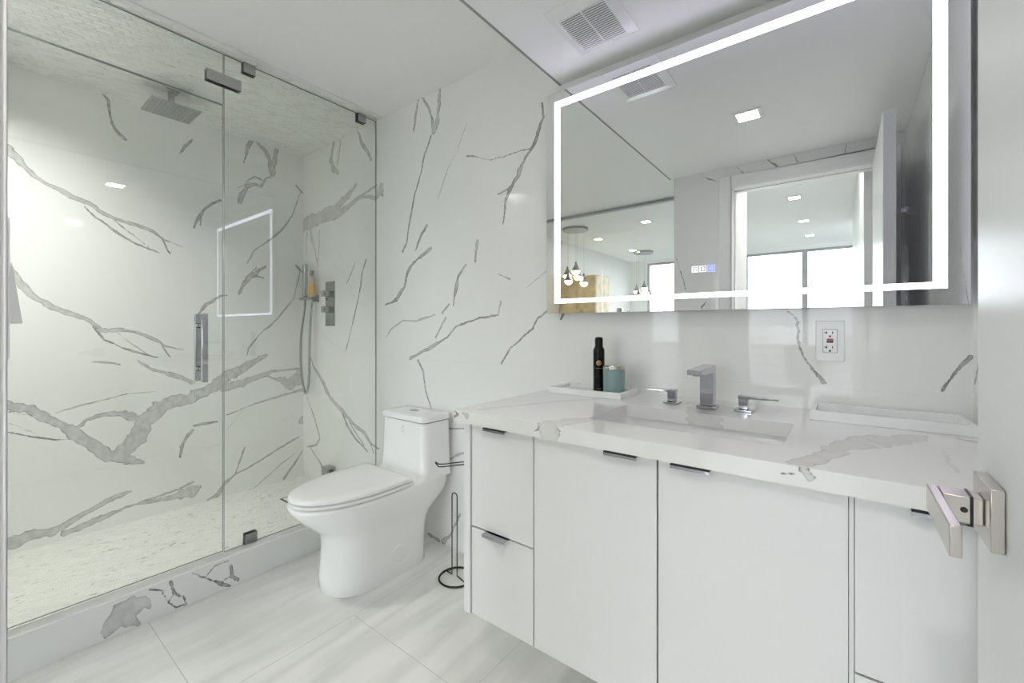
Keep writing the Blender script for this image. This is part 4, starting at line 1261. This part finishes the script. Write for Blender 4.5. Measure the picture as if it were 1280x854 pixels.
# ------------------------------------------------------------------ ceiling fan grille and lamp in the dropped ceiling
def vent():
    x0, x1, y0, y1 = -0.765, -0.545, 1.160, 1.418
    gx0, gx1, gy0, gy1 = -0.738, -0.578, 1.206, 1.392
    p = thing('exhaust_vent', 'white square exhaust fan grille in the dropped ceiling', 'vent', ((x0 + x1) / 2, (y0 + y1) / 2, ZS))
    b = NB()
    z0, z1 = ZS - 0.0003, ZS - 0.012
    R = [[(x0, y0, z0), (x1, y0, z0), (x1, y1, z0), (x0, y1, z0)], [(x0, y0, z0 - 0.003), (x1, y0, z0 - 0.003), (x1, y1, z0 - 0.003), (x0, y1, z0 - 0.003)],
         [(gx0 - 0.004, gy0 - 0.004, z1), (gx1 + 0.004, gy0 - 0.004, z1), (gx1 + 0.004, gy1 + 0.004, z1), (gx0 - 0.004, gy1 + 0.004, z1)],
         [(gx0, gy0, z1), (gx1, gy0, z1), (gx1, gy1, z1), (gx0, gy1, z1)], [(gx0, gy0, z1 + 0.009), (gx1, gy0, z1 + 0.009), (gx1, gy1, z1 + 0.009), (gx0, gy1, z1 + 0.009)]]
    loft(b, R, cap1=False)
    obj('vent_cover', b, 'plastic', p)
    b = NB(); add_box(b, gx0, gx1, gy0, gy1, z1 + 0.009, z1 + 0.0095); obj('dark_duct', b, 'dark', p)
    b = NB()
    n = 19
    for i in range(n):
        y = gy0 + (i + 0.5) * (gy1 - gy0) / n
        add_box(b, gx0, gx1, y - 0.0026, y + 0.0026, z1 + 0.0003, z1 + 0.0016)
    cx = (gx0 + gx1) / 2
    add_box(b, cx - 0.002, cx + 0.002, gy0, gy1, z1 + 0.0002, z1 + 0.0020)
    obj('grille', b, 'plastic', p)
vent()

def square_lamp(x, y, z, hw, mat, label, group, cat='ceiling light', name='recessed_light'):
    p = thing(name, label, cat, (x, y, z), group)
    b = NB()
    for a in ((x - hw, x + hw, y - hw, y - hw * 0.72), (x - hw, x + hw, y + hw * 0.72, y + hw), (x - hw, x - hw * 0.72, y - hw * 0.72, y + hw * 0.72), (x + hw * 0.72, x + hw, y - hw * 0.72, y + hw * 0.72)):
        add_box(b, *a, z - 0.006, z - 0.0004)
    obj('lamp_frame', b, 'trim', p)
    b = NB(); add_box(b, x - hw * 0.72, x + hw * 0.72, y - hw * 0.72, y + hw * 0.72, z - 0.003, z - 0.0006); obj('lamp_diffuser', b, mat, p)
    return p
def fill_slot(x0, x1, y0, y1, z, dp, mat, label):
    p = thing('shower_fill_light', label, 'ceiling light', ((x0 + x1) / 2, (y0 + y1) / 2, z))
    b = NB()
    t = 0.006
    add_box(b, x0, x1, y0, y1, z - 0.012, z - 0.0004)
    add_box(b, x0, x1, y1 - t, y1, z - dp, z - 0.0121)          # glare shields on three sides
    add_box(b, x0, x0 + t, y0, y1 - t, z - 0.058, z - 0.0121)
    add_box(b, x1 - t, x1, y0, y1 - t, z - 0.058, z - 0.0121)
    obj('fill_housing', b, 'trim', p)
    b = NB(); add_box(b, x0 + 2 * t, x1 - 2 * t, y0 + t, y1 - 2 * t, z - 0.016, z - 0.0122); obj('lamp_diffuser', b, mat, p)
fill_slot(-2.44, -2.255, 0.006, 0.112, ZC - 0.006, 0.072, 'shower_fill', 'added fill light in a short white slot at the near end of the shower ceiling')  # unseen lamp, added to brighten the shower
square_lamp(-0.06, -0.50, ZC, 0.065, 'hall_fill', 'added square fill light in the passage just outside the doorway', None)  # unseen lamp, added to brighten the doorway and its jamb
square_lamp(-0.355, 0.69, ZS, 0.062, 'lamp', 'small square lamp in the dropped ceiling over the vanity', None)

# ------------------------------------------------------------------ bathroom door standing open at the right
def door():
    XD = 0.130
    p = thing('door_1', 'glossy white bathroom door standing open at the right edge', 'door', (XD + 0.02, 0.03, 0), kind='structure')
    b = NB(); add_box(b, XD, XD + 0.040, 0.030, 0.752, 0.008, 1.992); obj('door_leaf', b, 'door', p, bevel=0.002)
    for z in (0.25, 1.02, 1.80):
        b = NB()
        lathe(b, (XD + 0.043, 0.022, z), [(0.0065, 0), (0.0065, 0.09)], 'Z', 14)
        add_box(b, XD + 0.006, XD + 0.036, 0.0265, 0.0297, z, z + 0.09)
        obj('hinge', b, 'black', p, smooth=True)
    y0, y1, z0, z1 = 0.638, 0.710, 0.900, 0.964
    yc, zc_ = (y0 + y1) / 2, (z0 + z1) / 2
    b = NB(); add_box(b, XD - 0.011, XD - 0.0002, y0, y1, z0, z1)
    h = obj('door_handle', b, 'nickel', p, bevel=0.001, label='satin nickel lever on a square rose')
    b = NB()
    add_box(b, XD - 0.0215, XD - 0.0190, yc - 0.0152, yc + 0.0152, zc_ - 0.0152, zc_ + 0.0152)
    obj('dark_collar', b, 'black', h)
    b = NB()
    add_box(b, XD - 0.0425, XD - 0.0112, yc - 0.0145, yc + 0.0145, zc_ - 0.0145, zc_ + 0.0145)
    add_box(b, XD - 0.0520, XD - 0.0430, yc - 0.118, yc + 0.0147, zc_ - 0.0147, zc_ + 0.0147)
    obj('lever', b, 'nickel', h, bevel=0.0012)
    b = NB(); lathe(b, (XD - 0.026, yc - 0.0148, zc_), [(0.003, -0.0001), (0.003, 0.0002)], 'Y', 14); obj('release_hole', b, 'dark', h)
    b = NB(); add_box(b, XD + 0.008, XD + 0.032, 0.7521, 0.7535, 0.87, 0.99); lp = obj('latch_plate', b, 'nickel', p)
    b = NB(); add_box(b, XD + 0.012, XD + 0.028, 0.7536, 0.760, 0.92, 0.94); obj('latch_bolt', b, 'nickel', lp)
door()

# light switch beside the doorway
p = thing('light_switch', 'white light switch plate beside the doorway at the left edge', 'light switch', (-0.72, YD, 1.24))
b = NB(); add_box(b, -0.80, -0.722, YD + 0.0003, YD + 0.026, 1.093, 1.249); sp = obj('switch_plate', b, 'plastic', p, bevel=0.002)
b = NB()
V = add_box(b, -0.785, -0.735, YD + 0.0262, YD + 0.036, 1.132, 1.200)
for v in V:
    if v.co.y > YD + 0.03 and v.co.z > 1.17:
        v.co.y = YD + 0.028
obj('rocker', b, 'plastic', p)

# ------------------------------------------------------------------ what the mirror shows: passage glass and living room
p = thing('glass_partition', 'clear glass partition with a dark top rail at the end of the passage', 'glass partition', (-2.0, -1.22, 0))
b = NB(); add_box(b, -3.2, -0.93, -1.245, -1.195, ZC - 0.028, ZC - 0.0005); obj('top_rail', b, 'frame', p)
b = NB(); add_box(b, -3.198, -2.034, -1.227, -1.217, 0.012, ZC - 0.0285); obj('pane', b, 'pane', p)
b = NB(); add_box(b, -2.026, -0.932, -1.224, -1.214, 0.012, ZC - 0.0285); obj('pane', b, 'pane', p)
b = NB(); add_box(b, -3.2, -0.93, -1.24, -1.20, 0.0005, 0.0115); obj('bottom_rail', b, 'frame', p)

spots = [(-1.83, -1.97, 'square ceiling light nearest the glass partition'), (-2.73, -2.55, 'square ceiling light beside the nearer pendant cluster'),
         (-2.685, -3.70, 'square ceiling light beside the farther pendant cluster'), (-0.36, -1.92, 'nearest of three square ceiling lights seen through the doorway'),
         (-0.35, -3.06, 'middle of three square ceiling lights seen through the doorway'), (-0.34, -4.06, 'farthest of three square ceiling lights seen through the doorway')]
lamp0 = None
for x, y, lab in spots:
    if lamp0 is None:
        lamp0 = square_lamp(x, y, ZC, 0.065, 'room_lamp', lab, 'square ceiling lights in the living room')
        first = (x, y)
    else:
        r = lamp0.copy(); COL.objects.link(r); r.location = (x, y, ZC); r['label'] = lab
        for ch in list(lamp0.children):
            c = ch.copy(); COL.objects.link(c); c.parent = r      # parts keep their offset from the lamp's own place

def pendant(x, y, zlow, label, spread, bits):
    p = thing('pendant_light', label, 'pendant light', (x, y, ZC), 'glass drop pendant clusters in the living room')
    b = NB(); lathe(b, (x, y, ZC - 0.0005), [(0.16, -0.03), (0.16, 0.0)], 'Z', 36); obj('canopy', b, 'steel', p, smooth=True)
    for dx, dy, dz in bits:
        px, py, pz = x + dx * spread, y + dy * spread, zlow + dz
        b = NB(); tube(b, [(px, py, ZC - 0.031), (px, py, pz + 0.115)], 0.0012, 6); cord = obj('cord', b, 'steel', p)
        b = NB(); lathe(b, (px, py, pz), [(0.050, 0.0), (0.048, 0.016), (0.034, 0.045), (0.014, 0.085), (0.008, 0.115)], 'Z', 24); sh = obj('metal_cone', b, 'chrome', p, smooth=True)
        b = NB(); lathe(b, (px, py, pz - 0.0003), [(0.050, 0.0), (0.050, -0.012), (0.040, -0.034), (0.022, -0.048), (0.006, -0.052)], 'Z', 24); obj('glowing_drop', b, 'bulb', sh, smooth=True)
bits = [(-0.9, 0.1, 0.10), (0.15, -0.2, 0.08), (0.35, 0.5, 0.14), (-0.35, 0.8, 0.02), (0.75, -0.5, 0.0)]
pendant(-2.67, -1.78, 1.69, 'nearer cluster of glowing drop pendants hanging in front of the white wall', 0.12, bits)
pendant(-2.60, -3.94, 1.63, 'farther cluster of drop pendants next to the living room window', 0.12, bits)

# honey-coloured cabinet under the nearer pendants
p = thing('wooden_cabinet', 'tall honey coloured wooden cabinet below the nearer pendants', 'cabinet', (-2.75, -2.35, 0))
b = NB(); add_box(b, -3.19, -2.63, -2.70, -2.28, 0.08, 1.84); obj('cabinet_body', b, 'wood', p, bevel=0.01)
for xa, xb_ in ((-3.185, -2.912), (-2.908, -2.635)):
    b = NB(); add_box(b, xa, xb_, -2.279, -2.260, 0.09, 1.83); d = obj('cabinet_door', b, 'wood', p, bevel=0.003)
    hxx = -2.935 if xa < -3 else -2.885
    b = NB(); tube(b, smooth_path([(hxx, -2.2598, 0.95), (hxx, -2.235, 0.97), (hxx, -2.235, 1.18), (hxx, -2.2598, 1.20)], 6), 0.006, 8); obj('door_pull', b, 'black', d, smooth=True)
b = NB(); add_box(b, -3.15, -2.70, -2.68, -2.30, 0.0005, 0.0795); obj('plinth', b, 'dark', p)

p = thing('sideboard', 'long white sideboard along the wall near the far window', 'sideboard', (-2.9, -3.7, 0))
b = NB(); add_box(b, -3.19, -2.72, -4.55, -2.95, 0.08, 1.22); obj('sideboard_body', b, 'cabinet', p, bevel=0.004)
b = NB(); add_box(b, -3.195, -2.70, -4.57, -2.93, 1.2205, 1.25); obj('sideboard_top', b, 'quartz', p, bevel=0.002)
for k in range(3):
    b = NB(); add_box(b, -2.7198, -2.702, -4.54 + k * 0.53, -4.02 + k * 0.53 , 0.09, 1.21); obj('sideboard_door', b, 'cabinet', p, bevel=0.001)
b = NB(); add_box(b, -3.15, -2.76, -4.5, -3.0, 0.0005, 0.0795); obj('plinth', b, 'dark', p)
def vase(x, y, prof, mat, label, name='vase'):
    b = NB(); lathe(b, (x, y, 1.2502), prof, 'Z', 24); tag(obj(name, b, mat, smooth=True), label, 'vase')
vase(-2.80, -3.45, [(0.05, 0), (0.055, 0.05), (0.05, 0.16), (0.05, 0.18)], 'steel', 'grey cylinder vase on the white sideboard')
vase(-2.80, -3.85, [(0.035, 0), (0.07, 0.03), (0.06, 0.08), (0.02, 0.14), (0.025, 0.17)], 'plastic', 'white bulbous vase on the sideboard')

# ------------------------------------------------------------------ the city far below the living-room windows
GZ = -62.0
b = NB(); add_box(b, -1500, 1500, -1800, -20, GZ - 1, GZ)
struct(obj('ground', b, 'ground'), 'hazy city ground far below the windows', 'ground')
def tower(x, y, wx, wy, ztop, label):
    p = thing('apartment_tower', label, 'building', (x, y, GZ), 'distant towers outside the windows')
    b = NB(); add_box(b, x - wx / 2, x + wx / 2, y - wy / 2, y + wy / 2, GZ, ztop); add_box(b, x - wx / 5, x + wx / 5, y - wy / 5, y + wy / 5, ztop, ztop + 3); obj('tower_walls', b, 'tower', p)
    b = NB()
    nf = int((ztop - GZ) / 3.2); nb = max(3, int(wx / 2.6))
    for i in range(nf):
        for j in range(nb):
            xa = x - wx / 2 + (j + 0.22) * wx / nb
            add_box(b, xa, xa + 0.56 * wx / nb, y + wy / 2 + 0.02, y + wy / 2 + 0.1, GZ + i * 3.2 + 1.0, GZ + i * 3.2 + 2.4)
    o = obj('tower_windows', b, 'tower_glass', p); o['kind'] = 'stuff'
tower(-24, -178, 14, 12, -5, 'pale tower block with rows of small windows, nearest to the flat')
tower(-62, -230, 20, 16, -16, 'wider pale tower left of the nearest one')
tower(8, -260, 22, 16, -22, 'low pale tower right of the nearest one')
tower(-110, -300, 26, 18, -12, 'pale tower farthest to the left')
tower(-2, -400, 18, 16, -4, 'slim tower farthest away behind the others')
